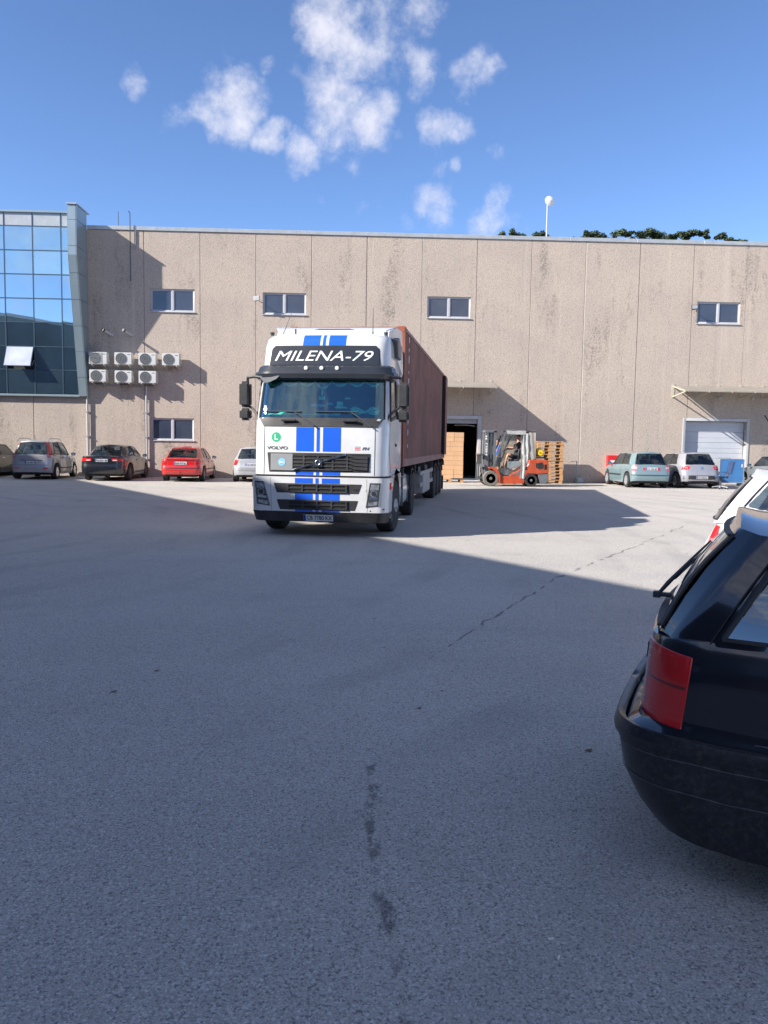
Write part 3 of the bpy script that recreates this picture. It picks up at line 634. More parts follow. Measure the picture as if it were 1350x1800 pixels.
# ------------------------------------------------------------------ lorry tractor
TK = Vector((-.62, 14.3, 0)); TA = R(-9)
tk = thing('truck_tractor', 'white lorry tractor with blue double stripes and MILENA-79 on its dark roof panel', 'truck', TK, TA)
CX = -.03
LV = [(.27, .09, 1.20, .20, .05), (.45, .02, 1.235, .20, .05), (1.07, .0, 1.245, .20, .05), (1.10, .045, 1.215, .24, .06), (1.95, .085, 1.215, .25, .07), (2.11, .12, 1.21, .25, .08),
      (2.84, .36, 1.175, .24, .08), (3.06, .42, 1.165, .24, .08), (3.42, .52, 1.155, .24, .08), (3.56, .60, 1.14, .26, .08), (3.63, .70, 1.10, .28, .08), (3.66, .85, 1.04, .3, .08)]
def lv(z, k): return interp([(l[0], l[k]) for l in LV], z)
def outl(u, z, off=0):
    yf, hw, rc, bow = (lv(z, k) for k in (1, 2, 3, 4)); a = abs(u); s = 1 if u >= 0 else -1; fl = hw-rc
    if a <= .8: x = a/.8*fl; y = yf+bow*(x/hw)**2; n = (0, -1)
    else:
        yb = yf+bow*(fl/hw)**2; t = min(1, (a-.8)/.2)*math.pi/2; x = fl+rc*math.sin(t); y = yb+rc*(1-math.cos(t))+max(0, a-1); n = (math.sin(t), -math.cos(t))
    return (CX+s*(x+n[0]*off), y+n[1]*off, z), (s*n[0], n[1], 0)
def ux(x, z):
    x -= CX; hw, rc = lv(z, 2), lv(z, 3); a = abs(x); fl = hw-rc
    u = a/fl*.8 if a <= fl else .8+.2*math.asin(min(1, (a-fl)/rc))/(math.pi/2)
    return u if x >= 0 else -u
def yat(x, z, off=0): return outl(ux(x, z), z, off)[0]
def ls(a, b, n): return [lerp(a, b, i/n) for i in range(n+1)]
def shell(name, zl, u_end, mat, parent, skip=None, us=None, cap=None, bevel=0, off=0):
    us = us or [-u_end, *ls(-1.15, -1, 1), -.97, -.93, -.88, -.84, -.8, *ls(-.7, .7, 10), .8, .84, .88, .93, .97, *ls(1, 1.15, 1), u_end]
    m = MB(); P = [[outl(u, z, off)[0] for u in us] for z in zl]; o = len(us)
    vs = [p for row in P for p in row]; fs = []
    for i in range(len(zl)-1):
        for j in range(o-1):
            if skip and skip(us[j], us[j+1], zl[i], zl[i+1]): continue
            fs.append((i*o+j, i*o+j+1, (i+1)*o+j+1, (i+1)*o+j))
        if u_end > 2: fs.append((i*o+o-1, i*o, (i+1)*o, (i+1)*o+o-1))
    if cap:
        fs.append(tuple((len(zl)-1)*o+j for j in range(o)))
    m.add(vs, fs); return m.build(name, mat, parent, bevel=bevel)
def fpatch(name, quad, mat, parent, off=.004, th=.01, nu=8, nv=2, bevel=0, label=None, inset=None):
    """quad: (xTL,zT),(xTR,zT),(xBR,zB),(xBL,zB) in truck front coordinates"""
    (a, za), (b, zb), (c, zc), (d, zd) = quad
    def fn(s, t):
        x = lerp(lerp(d, c, s), lerp(a, b, s), t); z = lerp(lerp(zd, zc, s), lerp(za, zb, s), t); return outl(ux(x, z), z, off)
    m = MB(); m.slab(fn, ls(0, 1, nu), ls(0, 1, nv), th); return m.build(name, mat, parent, bevel=bevel, label=label)
def rect(x0, x1, z0, z1): return ((x0, z1), (x1, z1), (x1, z0), (x0, z0))
WSU = .897
cab = shell('cab_body', [1.10, 1.5, 1.95, 2.11, 2.3, 2.5, 2.7, 2.84, 3.06, 3.25, 3.42, 3.5, 3.56, 3.60, 3.63, 3.66], 2.92, 'white_paint', tk,
            skip=lambda a, b, z0, z1: z0 > 2.10 and z1 < 2.85 and a > -WSU-.001 and b < WSU+.001,
            us=[-2.92, -2.2, -1.4, -1.15, -1, -.97, -.93, -WSU, -.85, -.8, *ls(-.66, .66, 8), .8, .85, WSU, .93, .97, 1, 1.15, 1.4, 2.2, 2.92], cap=True)
bumper = shell('bumper', [.455, .6, .8, 1.0, 1.055, 1.07], 1.45, 'white_paint', tk)
shell('lower_bumper', [.27, .30, .38, .45], 1.40, 'black_plastic', tk, off=.006)
m = MB().box(-1.1, 1.02, .25, .95, .36, 1.05); m.build('bumper_core', 'mesh_black', tk)
shell('panel_gap', [1.062, 1.105], 1.3, 'mesh_black', tk, off=-.03)
for s in (-1, 1):
    MB().bar((CX+s*1.19, .5, .3), (CX+s*1.19, .78, .3), .12, .05).build('step', 'black_plastic', tk)
# stripes on hood, bumper and roof front
for z0, z1 in ((1.52, 1.945), (1.105, 1.16), (.96, 1.05), (.665, .783), (.458, .485), (3.425, 3.625)):
    k = 1.0 if z0 < 3 else .98
    for a, b in ((-.449, -.127), (-.079, -.021), (.035, .356)):
        fpatch('stripe', rect((a+.045)*k-.045, (b+.045)*k-.045, z0, z1), 'blue_paint', cab if z0 > 1.09 else bumper, off=.0025, th=.002, nu=4, nv=3)
for x in (-1.035, .955): fpatch('panel_seam', rect(x-.005, x+.005, 1.11, 1.96), 'letter_dark', cab, off=.001, th=.002, nu=1, nv=4)
for x in (-.90, .83): fpatch('panel_seam', ((x-.004, 1.05), (x+.004, 1.05), (x+.004+.02, .46), (x-.004+.02, .46)), 'panel_grey', bumper, off=.001, th=.002, nu=1, nv=4)
# cowl, wipers, windscreen
fpatch('cowl', ((-1.16, 2.115), (1.10, 2.115), (.99, 1.955), (-1.05, 1.955)), 'black_plastic', cab, off=.012, th=.02, nu=14, nv=3, bevel=.004)
for x in (-.55, .55): 
    v = fpatch('cowl_vent', rect(x-.14, x+.18, 1.985, 2.035), 'mesh_black', cab, off=.018, th=.006)
    MB().box(x-.17, x+.1, .05, .10, 2.045, 2.085).build('wiper_mount', 'black_plastic', tk, bevel=.012)
for a, b, c0, c1 in ((-.49, -.12, -1.10, -.49), (.53, .885, -.11, .53)):
    w = thing  # wiper: arm and blade
    A = yat(b, 1.97, .05); B = yat(a, 2.215, .045)
    wm_ = MB().tube([A, yat(lerp(a, b, .5), 2.10, .06), B], [.016, .011, .008], 6).build('wiper_arm', 'letter_dark', tk)
    MB().tube([yat(lerp(c0, a+.12, i/8), 2.222, .022) for i in range(9)], .011, 5).build('wiper_blade', 'letter_dark', wm_)
ws = MB(); ws.slab(lambda u, z: outl(u, z, .002), [-WSU, -.85, -.8, *ls(-.66, .66, 8), .8, .85, WSU], ls(2.11, 2.84, 8), .006)
ws.build('windscreen', 'windscreen_glass', tk)
m = MB()
for u0, u1 in ((-WSU-.008, -WSU+.012), (WSU-.012, WSU+.008)): m.slab(lambda u, z: outl(u, z, .006), [u0, u1], ls(2.1, 2.85, 8), .02)
m.build('windscreen_seal', 'mesh_black', tk)
# cab inside
IN = MB(); IN.box(-1.12, 1.06, 1.9, 1.95, 1.9, 3.2); IN.box(-1.12, 1.06, .5, 1.95, 1.6, 1.65); IN.box(-1.12, 1.06, .62, 1.9, 3.0, 3.05)
IN.build('cab_interior', 'interior', tk)
dash = MB().box(-1.10, 1.04, .24, .75, 1.9, 2.13).build('dashboard', 'seat_fabric', tk, bevel=.03)
for a, b, h, l in ((-1.02, -.52, .07, .2), (-.42, .30, .06, .22), (.45, 1.0, .16, .24)):
    c_ = MB(); rn = random.Random(int(a*100))
    c_.grid(lambda x, t: (x, .28+t*l, 2.135+h*(.35+.65*t)*(1+.25*math.sin(x*19+t*4))+rn.uniform(0, .012)), ls(a, b, 14), ls(0, 1, 5)); c_.build('dash_cloth', 'cloth_green', dash)
for x in (-.55, .5):
    s_ = MB(); s_.box(x-.26, x+.26, 1.3, 1.5, 1.7, 2.55); s_.box(x-.14, x+.14, 1.32, 1.46, 2.57, 2.78); s_.build('seat', 'seat_fabric', tk, bevel=.05, seg=2)
MB().tube([(.5+.23*math.cos(t*math.pi/10), .86+.08*math.sin(t*math.pi/10), 2.10+.21*math.sin(t*math.pi/10)) for t in range(21)], .018, 6).build('steering_wheel', 'black_plastic', tk)
cu_ = MB(); fr = MB()
for i in range(7):
    x0 = -1.08+i*.302; dz = .10+(.06 if i == 3 else 0)
    for k in range(8):
        a0, a1 = k/8, (k+1)/8; f0, f1 = math.sin(a0*math.pi), math.sin(a1*math.pi)
        q = [yat(x0+.302*a, z, -.05) for a, z in ((a0, 2.835), (a1, 2.835), (a1, 2.79-dz*f1*.8), (a0, 2.79-dz*f0*.8))]; cu_.add(q, [(0, 1, 2, 3)])
        for j in range(2):
            a = lerp(a0, a1, j/2+.25); z = 2.79-dz*math.sin(a*math.pi)*.8; p = yat(x0+.302*a, z, -.045); p2 = yat(x0+.302*a, z-.036, -.042); fr.bar(p, p2, .012, .004)
ct = cu_.build('curtain', 'curtain_green', tk, recalc=False); fr.build('fringe', 'fringe_green', ct)
m = MB(); m.tube([yat(-.82, 2.84, -.06), yat(-.80, 2.72, -.10), yat(-.72, 2.62, -.10), yat(-.71, 2.56, -.10)], .01, 6); m.build('mirror_stem', 'letter_dark', tk)
p = yat(-.72, 2.5, -.10); MB().box(p[0]-.12, p[0]+.12, p[1]-.02, p[1]+.02, 2.43, 2.56).build('kerb_mirror', 'letter_dark', tk, bevel=.02, seg=2)
m = MB(); p = yat(-.04, 2.5, -.08); m.box(p[0]-.055, p[0]+.055, p[1], p[1]+.02, 2.44, 2.50); m.box(p[0]-.01, p[0]+.02, p[1], p[1]+.01, 2.52, 2.62); m.build('hanging_charm', 'fringe_green', tk)
m = MB(); m.box(-.27, .0, .42, .5, 2.33, 2.365); m.box(.02, .12, .5, .52, 2.36, 2.40); m.build('dash_card', 'sticker_blue', tk)
m = MB(); m.box(.16, .37, .5, .7, 2.30, 2.33); m.box(.2, .3, .5, .6, 2.33, 2.42); m.build('dash_phone', 'cloth_green', tk)
MB().box(.33, .42, .6, .62, 2.47, 2.50).build('windscreen_tag', 'letter_white', tk)
# visor
VZ = [(2.79, .045), (2.82, .115), (2.90, .15), (2.935, .145), (2.94, .11), (3.03, .09), (3.065, .04), (3.07, .0)]
m = MB(); usv = [-1.25, -1, -.93, -.86, -.8, *ls(-.66, .66, 8), .8, .86, .93, 1, 1.25]
m.grid(lambda u, k: outl(u, VZ[k][0], VZ[k][1]*(1 if abs(u) < 1.1 else .4))[0], usv, list(range(len(VZ)))); m.build('sun_visor', 'visor_plastic', tk, smooth=28)
m = MB(); m.grid(lambda u, o: outl(u, 2.79, o)[0], usv, [-.02, .045]); m.build('visor_underside', 'visor_plastic', tk)
for x in (-.328, -.045, .234): 
    p = yat(x, 3.0, .105); MB().lathe([(-.022, .028), (-.012, .036), (.03, .036)], p, 'y', 16).build('visor_lamp', 'white_lens', tk)
m = MB(); q = [(-1.12, 2.86), (-.80, 2.86), (-.86, 2.80), (-.98, 2.74), (-1.04, 2.73)]; m.prism(q, lambda x, z: yat(x, z, .14), lambda x, z: yat(x, z, .12)); m.build('visor_mirror', 'letter_dark', tk)
# dark lettered panel above the visor
pq = [(-1.02, 3.07), (-1.01, 3.34), (-.985, 3.385), (-.94, 3.408), (.86, 3.408), (.905, 3.385), (.93, 3.34), (.955, 3.07)]
m = MB(); zz = ls(3.072, 3.408, 5)
def pe(z): return interp([(3.07, 1.0), (3.33, .975), (3.37, .965), (3.395, .94), (3.41, .90)], z)
m.slab(lambda s, z: outl(ux(CX-.0+s*pe(z), z), z, .006), ls(-1, 1, 16), [3.072, 3.2, 3.33, 3.37, 3.395, 3.408], .008); tp = m.build('roof_panel', 'visor_plastic', tk)
m = MB(); m.slab(lambda s, z: outl(ux(CX+s*(pe(min(z, 3.408))+.018), z), z, .003), ls(-1, 1, 16), [3.07, 3.2, 3.33, 3.37, 3.40, 3.424], .008); m.build('panel_frame', 'mesh_black', tp)
def onfront(x0, z0, off=.008):
    def fn(a, b, c): return Vector(outl(ux(x0+a, z0+b), z0+b, off+c)[0])
    return fn
lettering('MILENA-79', 1.80, .185, onfront(-.945, 3.142), 'letter_white', tp, shear=.32, bold=.0)
lettering('VOLVO', .385, .056, onfront(-.983, 1.548, .003), 'letter_dark', cab, bold=.02)
lettering('FH', .125, .05, onfront(.735, 1.558, .003), 'letter_dark', cab, shear=.3, bold=.02)
for i in range(3): fpatch('badge_bar', rect(.605, .70, 1.553+i*.026, 1.568+i*.026), 'pink_lens' if i < 2 else 'coping_metal', cab, off=.003, th=.002, nu=2, nv=1)
def disc(name, x, z, r, mat, parent, off, th=.002, y=None):
    m = MB(); n = 24; m.prism([(x+r*math.cos(2*math.pi*k/n), z+r*math.sin(2*math.pi*k/n)) for k in range(n)], lambda a, b: outl(ux(a, b), b, off)[0], lambda a, b: outl(ux(a, b), b, off-th)[0]); return m.build(name, mat, parent)
d_ = disc('round_sticker', -.815, 1.765, .088, 'sticker_green', cab, .003); disc('sticker_ring', -.815, 1.765, .096, 'letter_white', d_, .002)
lettering('L', .065, .098, onfront(-.845, 1.716, .004), 'letter_white', d_, bold=.03)
# upper grille
fpatch('grille_frame', ((-.975, 1.495), (.885, 1.495), (.862, 1.165), (-.935, 1.150)), 'black_plastic', tk, off=.012, th=.02, nu=12, nv=3, bevel=.008)
gr = fpatch('grille_back', rect(-.50, .84, 1.185, 1.475), 'mesh_black', tk, off=.014, th=.004, nu=10)  # black patch set proud, its colour standing in for a deep opening
for z in (1.20, 1.262, 1.325, 1.388, 1.452): fpatch('grille_bar', rect(-.495, .56, z-.011, z+.011), 'black_plastic', gr, off=.030, th=.016, nu=8, nv=1, bevel=.003)
for x in (-.30, -.045, .22, .475): fpatch('grille_post', rect(x-.016, x+.016, 1.19, 1.47), 'black_plastic', gr, off=.027, th=.014, nu=2, nv=2)
for i, z in enumerate((1.228, 1.295, 1.357, 1.42)):
    m = fpatch('grille_blade', ((.50, z+.028), (.84, z+.028), (.84, z-.03), (.62, z-.022)), 'panel_grey' if 0 else 'black_plastic', gr, off=.034, th=.02, nu=4, nv=1, bevel=.004)
fpatch('name_plate', rect(-.905, -.50, 1.178, 1.475), 'panel_grey', tk, off=.026, th=.012, nu=4, bevel=.004)
d_ = disc('round_sticker', -.70, 1.325, .07, 'sticker_blue', tk, .029)
lettering('BG', .075, .042, onfront(-.738, 1.304, .030), 'letter_white', d_, bold=.03)
for k in range(12):
    a = k*math.pi/6; disc('sticker_star', -.70+.054*math.cos(a), 1.325+.054*math.sin(a), .006, 'letter_white', d_, .0305, .001)
m = MB(); m.slab(lambda s, t: outl(ux(lerp(-.50, .45, s)+0, 0+lerp(1.185, 1.478, s)+t), lerp(1.185, 1.478, s)+t, .045), ls(0, 1, 8), [-.013, .013], .012); m.build('diagonal_bar', 'chrome', gr, bevel=.004)
m = fpatch('emblem', rect(-.115, .035, 1.25, 1.40), 'visor_plastic', gr, off=.052, th=.02, nu=2, bevel=.006)
e_ = MB(); e_.tube([outl(ux(-.04+.044*math.cos(a*math.pi/10), 1.325), 1.325+.044*math.sin(a*math.pi/10), .057)[0] for a in range(21)], .009, 6, False); e_.build('emblem_ring', 'chrome', m)
# bumper grilles
for z0, z1, xa, xb, ax, bx in ((.787, .955, -.841, .746, -.589, .491), (.487, .665, -.785, .682, -.587, .494)):
    fr_ = fpatch('bumper_grille', ((xa, z1), (xb, z1), (xb-.06, z0), (xa+.06, z0)), 'black_plastic', tk, off=.008, th=.014, nu=12, nv=2, bevel=.006)
    fpatch('grille_back', rect(ax, bx, z0+.012, z1-.012), 'mesh_black', fr_, off=.011, th=.003, nu=8)  # no modelled recess here, the black colour gives the depth
    for t in (.12, .5, .88): z = lerp(z0, z1, t); fpatch('grille_bar', rect(ax, bx, z-.011, z+.011), 'black_plastic', fr_, off=.026, th=.014, nu=8, nv=1, bevel=.003)
    for k in range(5): x = lerp(ax+.015, bx-.015, k/4); fpatch('grille_post', rect(x-.015, x+.015, z0+.012, z1-.012), 'black_plastic', fr_, off=.030, th=.017, nu=1, nv=1, bevel=.003)
fpatch('vent_slot', rect(.60, .70, .86, .872), 'mesh_black', tk, off=.011, th=.004, nu=1); fpatch('vent_slot', rect(.60, .70, .84, .850), 'mesh_black', tk, off=.011, th=.004, nu=1)
# headlights
for quad, cx_ in ((((-1.19, .985), (-1.02, .98), (-.90, .545), (-1.15, .575)), -1.03), (((.885, .985), (1.085, .985), (1.05, .578), (.815, .55)), .955)):
    hl = fpatch('headlight', quad, 'lamp_dark', tk, off=.010, th=.02, nu=6, nv=6, bevel=.004)
    (a, za), (b, zb), (c, zc), (d, zd) = quad
    def sub(s0, s1, t0, t1):
        def pt(s, t): return (lerp(lerp(d, c, s), lerp(a, b, s), t), lerp(lerp(zd, zc, s), lerp(za, zb, s), t))
        return (pt(s0, t1), pt(s1, t1), pt(s1, t0), pt(s0, t0))
    fpatch('reflector', sub(.14, .86, .70, .93), 'lamp_silver', hl, off=.013, th=.003, nu=3)
    fpatch('reflector', sub(.14, .86, .30, .40), 'chrome', hl, off=.014, th=.003, nu=3)
    fpatch('reflector', sub(.14, .86, .05, .20), 'lamp_silver', hl, off=.013, th=.003, nu=3)
    q_ = sub(.5, .5, .55, .55)[0]
    disc('lens', q_[0], q_[1], .062, 'lamp_silver', hl, .016); disc('lens', q_[0], q_[1], .043, 'visor_plastic', hl, .022, .008)
    for sd in (0, 1):
        fpatch('lamp_rim', sub(.0 if sd == 0 else .95, .05 if sd == 0 else 1, 0, 1), 'panel_grey', hl, off=.016, th=.004, nu=1, nv=4)
for s in (-1, 1):
    MB().box(CX+s*1.245-.03, CX+s*1.245+.03, .26, .40, .86, .98).build('marker_lamp', 'orange_lens' if s < 0 else 'red_lens', tk, bevel=.015)
for x in (-.87, .81): disc('bumper_cap', x, .86, .02, 'white_paint', bumper, .006)
disc('bumper_hole', .90, .49, .012, 'mesh_black', bumper, .004); disc('bumper_hole', 1.13, .52, .014, 'mesh_black', bumper, .004)
# number plate
np_ = fpatch('number_plate', rect(-.30, .235, .288, .402), 'plate_white', tk, off=.016, th=.006, nu=4)
fpatch('plate_edge', rect(-.306, .241, .282, .408), 'letter_dark', np_, off=.012, th=.006, nu=4); fpatch('plate_strip', rect(-.298, -.255, .29, .40), 'plate_blue', np_, off=.018, th=.002, nu=1)
lettering('CB 7780 KX', .455, .078, onfront(-.238, .306, .017), 'letter_dark', np_, bold=.02)
# sides: doors, side windows, mirrors, fenders
for s in (-1, 1):
    X = lambda z, o=0: CX+s*(lv(z, 2)+o)
    sw_ = MB(); sw_.add([(X(z, .006), y, z) for y, z in ((.47, 2.12), (1.42, 2.22), (1.42, 2.82), (.66, 2.82))], [(0, 1, 2, 3)]); sw_.build('side_window', 'visor_plastic', tk)
    fr_ = MB()
    for (y0, z0), (y1, z1) in (((.43, 2.09), (1.46, 2.19)), ((1.46, 2.19), (1.46, 2.86)), ((1.46, 2.86), (.64, 2.86)), ((.64, 2.86), (.43, 2.09))): fr_.bar((X(z0, .008), y0, z0), (X(z1, .008), y1, z1), .03, .05)
    fr_.build('window_frame', 'black_plastic', tk)
    dl = MB()
    for (y0, z0), (y1, z1) in (((1.52, 1.15), (1.52, 2.95)), ((.36, 1.5), (.42, 2.05)), ((.36, 1.5), (.55, 1.15)), ((2.0, 1.3), (2.0, 3.5))): dl.bar((X(z0, .001), y0, z0), (X(z1, .001), y1, z1), .012, .006)
    dl.build('door_seam', 'letter_dark', cab)['kind'] = 'stuff'
    MB().box(X(1.9)-.02, X(1.9)+.02, 1.28, 1.45, 1.62, 1.68).build('door_handle', 'black_plastic', tk, bevel=.01)
    # fairing behind the cab
    fa = MB(); fa.add([(X(1.2), 2.22, 1.15), (X(1.2), 2.42, 1.2), (X(2.8, .03), 2.46, 2.8), (X(3.5, .07), 2.40, 3.6), (X(3.5, .07), 2.22, 3.62), (X(2.8, .03), 2.22, 2.8)], [(0, 1, 2, 5), (5, 2, 3, 4)]); fa2 = fa.build('side_fairing', 'white_paint', tk)
    so_ = fa2.modifiers.new('thickness', 'SOLIDIFY'); so_.thickness = .03
    for a, b in ((2.72, 2.80), (2.84, 2.86), (2.89, 2.91)): MB().add([(X(2.8, .02), 1.7, a+.25), (X(2.8, .02), 2.6, a-.25), (X(2.8, .02), 2.6, b-.25), (X(2.8, .02), 1.7, b+.25)], [(0, 1, 2, 3)]).build('side_stripe', 'blue_paint', cab)
    # mirrors
    xa, xb = (-1.60, -1.395) if s < 0 else (1.29, 1.515)
    mh = MB(); mh.box(xa, xb, .40, .60, 2.30, 2.77); mm = mh.build('mirror_housing', 'black_plastic', tk, bevel=.05, seg=3)
    mh = MB(); mh.box(xa, xb, .42, .60, 2.065, 2.285); m2 = mh.build('mirror_housing', 'black_plastic', tk, bevel=.045, seg=3)
    for mz, z0, z1 in ((mm, 2.34, 2.73), (m2, 2.1, 2.25)): MB().box(xa+.03, xb-.03, .601, .606, z0, z1).build('mirror_glass', 'chrome', mz)
    xm = (xa+xb)/2; xc = CX+s*1.17
    MB().tube([(xc, .42, 2.84), (lerp(xc, xm, .4), .46, 2.86), (xm-s*.04, .5, 2.84), (xm-s*.04, .5, 2.74)], .03, 8).build('mirror_arm', 'black_plastic', tk)
    MB().tube([(CX+s*1.12, .30, 1.98), (CX+s*1.20, .34, 2.16), (lerp(xc, xm, .5), .46, 2.28), (xm-s*.05, .5, 2.33)], .022, 8).build('mirror_arm', 'black_plastic', tk)
    # wheel arch and steps
    fe = MB(); pr = arc(1.40, .52, .60, 172, 8, 14); pr2 = arc(1.40, .52, .68, 8, 172, 14)
    fe.prism(pr+pr2, lambda y, z: (CX+s*.80, y, z), lambda y, z: (CX+s*1.235, y, z)); fe.build('wheel_arch', 'fender_black', tk)
    wp = [(.72, 1.10), (.72, .95)]+arc(1.40, .52, .685, 155, 12, 12)+[(2.24, .62), (2.24, 1.10)]
    m = MB(); m.prism(wp, lambda y, z: (CX+s*1.20, y, z), lambda y, z: (CX+s*1.238, y, z)); m.build('arch_panel', 'white_paint', tk)
    MB().box(CX+s*1.14-.08, CX+s*1.14+.08, .56, .80, .30, .44).build('entry_step', 'steel', tk, bevel=.01)
    bl = MB(); bl.tube([(CX+s*1.06, .86, 3.64), (CX+s*1.06, .86, 3.70)], [.03, .045], 10); bl.build('roof_marker', 'letter_dark', tk)
# roof fairing with slot, side wedge, antennas
rf = MB(); pf = [(1.15, 3.655), (1.30, 3.80), (1.55, 3.885), (2.36, 3.95), (2.42, 3.90), (2.42, 3.10), (2.3, 3.0), (1.9, 3.2)]
rf.prism(pf, lambda y, z: (CX-1.23+(.03 if z > 3.75 else 0)+(.16 if y < 1.4 else 0), y, z), lambda y, z: (CX+1.23-(.03 if z > 3.75 else 0)-(.16 if y < 1.4 else 0), y, z)); rfo = rf.build('roof_fairing', 'white_paint', tk, bevel=.03, seg=2)
MB().bar((-.33, 1.335, 3.828), (.30, 1.335, 3.828), .02, .012).build('fairing_slot', 'rust_container', rfo)
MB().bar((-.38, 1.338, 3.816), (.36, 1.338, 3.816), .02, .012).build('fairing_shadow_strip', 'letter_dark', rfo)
m = MB(); m.prism([(1.45, 3.30), (1.95, 3.30), (1.85, 3.62), (1.60, 3.70), (1.3, 3.62)], lambda y, z: (CX+1.12, y, z), lambda y, z: (CX+1.235, y, z)); m.build('air_intake', 'letter_dark', tk, bevel=.02)
MB().tube([(-.86, .75, 3.66), (-.84, .75, 3.70), (-.70, .75, 4.05)], [.012, .008, .004], 5).build('antenna', 'letter_dark', tk)
MB().tube([(.80, .78, 3.66), (.80, .78, 3.73), (.80, .78, 4.12)], [.016, .008, .004], 5).build('antenna', 'letter_dark', tk)
MB().box(-.645, -.625, .76, .82, 3.66, 3.75).build('roof_stub', 'letter_dark', tk)
# underside, tank, wheels
m = MB(); m.box(-.45, -.33, .6, 6.0, .62, .90); m.box(.28, .40, .6, 6.0, .62, .90); m.box(-.9, .84, .9, 2.1, .62, 1.08); m.box(-.5, .45, .5, 2.2, .5, 1.5); m.box(-1.0, .95, 1.9, 2.25, .55, 1.2); m.build('chassis_frame', 'chassis', tk)
MB().box(-.45, .4, 4.2, 5.0, .95, 1.08).build('fifth_wheel', 'chassis', tk)
for s in (-1, 1):
    m = MB(); m.prism([(CX+s*.70, .42), (CX+s*1.12, .36), (CX+s*1.20, .45), (CX+s*1.22, .70), (CX+s*1.19, .98), (CX+s*1.08, 1.05), (CX+s*.70, 1.05)], lambda a, b: (a, 2.35, b), lambda a, b: (a, 4.15, b)); tank = m.build('fuel_tank', 'white_paint' if s > 0 else 'steel', tk, bevel=.03, seg=2)
    for y in (2.55, 2.75, 3.9): MB().box(CX+s*1.21-.015, CX+s*1.21+.02, y, y+.06, .40, 1.0).build('tank_strap', 'letter_dark', tank)
    m = MB(); pr = arc(5.1, .5, .58, 170, 10, 12); pr2 = arc(5.1, .5, .61, 10, 170, 12); m.prism(pr+pr2, lambda y, z: (CX+s*.62, y, z), lambda y, z: (CX+s*1.22, y, z)); m.build('mudguard', 'fender_black', tk)
def truck_wheel(parent, x, y, s, wide=.30, steer=0, mat='rubber', rim='steel', convex=True, r=.50):
    o = bpy.data.objects.new('wheel', None); C.objects.link(o); o.parent = parent; o.location = (x, y, r); o.rotation_euler = (0, 0, steer)
    w = wide/2; q = s
    MB().lathe([(-w, .30), (-w, r*.93), (-w*.8, r*.99), (-w*.3, r), (w*.3, r), (w*.8, r*.99), (w, r*.93), (w, .30)], (0, 0, 0), 'x', 40).build('tyre', mat, o)
    if convex: pf = [(q*w*.2, .305), (q*w*1.0, .30), (q*w*.96, .27), (q*w*.5, .25), (q*w*.75, .15), (q*w*1.15, .13), (q*w*1.15, .07), (q*w*1.3, .06), (q*w*1.3, .01)]
    else: pf = [(q*w*.98, .305), (q*w*.9, .28), (-q*w*.3, .26), (-q*w*.4, .15), (q*w*.4, .13), (q*w*.45, .02)]
    MB().lathe(pf, (0, 0, 0), 'x', 28).build('rim', rim, o)
    b = MB()
    for k in range(10): a = k*math.pi/5; bx = q*w*(.78 if convex else -.3); b.lathe([(0, .016), (q*.035, .014)], (bx, .175*math.cos(a), .175*math.sin(a)), 'x', 6)
    b.build('wheel_bolts', 'chassis', o)
    return o
for s in (-1, 1):
    truck_wheel(tk, CX+s*1.07, 1.40, s, .31, R(-4)); truck_wheel(tk, CX+s*1.10, 5.1, s, .27, convex=False); truck_wheel(tk, CX+s*.79, 5.1, s, .27, convex=False)

# ------------------------------------------------------------------ semi-trailer and container
def tw(x, y): return (TK.x+x*math.cos(TA)-y*math.sin(TA), TK.y+x*math.sin(TA)+y*math.cos(TA))
RA = R(-10.3); kx, ky = tw(0, 4.5); TRO = (kx+1.6*math.sin(RA), ky-1.6*math.cos(RA))
tr = thing('semi_trailer', 'dark skeletal semi-trailer on three axles carrying the rust red container', 'trailer', (TRO[0], TRO[1], 0), RA)
m = MB(); m.box(-.5, -.36, .2, 12.1, .95, 1.19); m.box(.36, .5, .2, 12.1, .95, 1.19)
for y in (.2, 2.6, 5, 7.4, 9.8, 12.0): m.box(-1.2, 1.2, y, y+.14, 1.0, 1.18)
m.build('chassis_frame', 'chassis', tr)
for s in (-1, 1):
    for y in (8.5, 9.75, 11.0):
        truck_wheel(tr, s*1.02, y, s, .36, convex=False)
    MB().box(s*.75-.06, s*.75+.06, 2.9, 3.05, .25, 1.0).build('landing_leg', 'chassis', tr)
    m = MB(); m.bar((s*1.18, 4.0, .62), (s*1.18, 7.8, .62), .03, .10); m.bar((s*1.18, 4.0, .92), (s*1.18, 7.8, .92), .03, .10)
    for y in (4.1, 6.0, 7.7): m.bar((s*1.15, y, .55), (s*1.15, y, 1.1), .05, .05)
    m.build('side_guard', 'grey_metal', tr)
    for y in (8.5, 9.75, 11.0):
        m = MB(); pr = arc(y, .5, .56, 150, 30, 8); pr2 = arc(y, .5, .59, 30, 150, 8); m.prism(pr+pr2, lambda a, z: (s*.82, a, z), lambda a, z: (s*1.22, a, z)); m.build('mudguard', 'fender_black', tr)
MB().box(.80, 1.22, 4.7, 6.5, .36, .92).build('tool_box', 'grey_metal', tr, bevel=.03); MB().box(-1.22, -.8, 4.7, 6.5, .4, .92).build('tool_box', 'grey_metal', tr, bevel=.03)
for y in (8.5, 9.75, 11.0): MB().tube([(-1.0, y, .5), (1.0, y, .5)], .07, 8).build('axle', 'chassis', tr)
m = MB(); m.box(-1.2, 1.2, 12.1, 12.2, .42, .56); m.box(-1.22, 1.22, 12.05, 12.15, .95, 1.12); m.bar((-.5, 12.1, .5), (-.5, 12.1, 1.0), .08, .08); m.bar((.5, 12.1, .5), (.5, 12.1, 1.0), .08, .08); m.build('rear_bumper', 'chassis', tr)
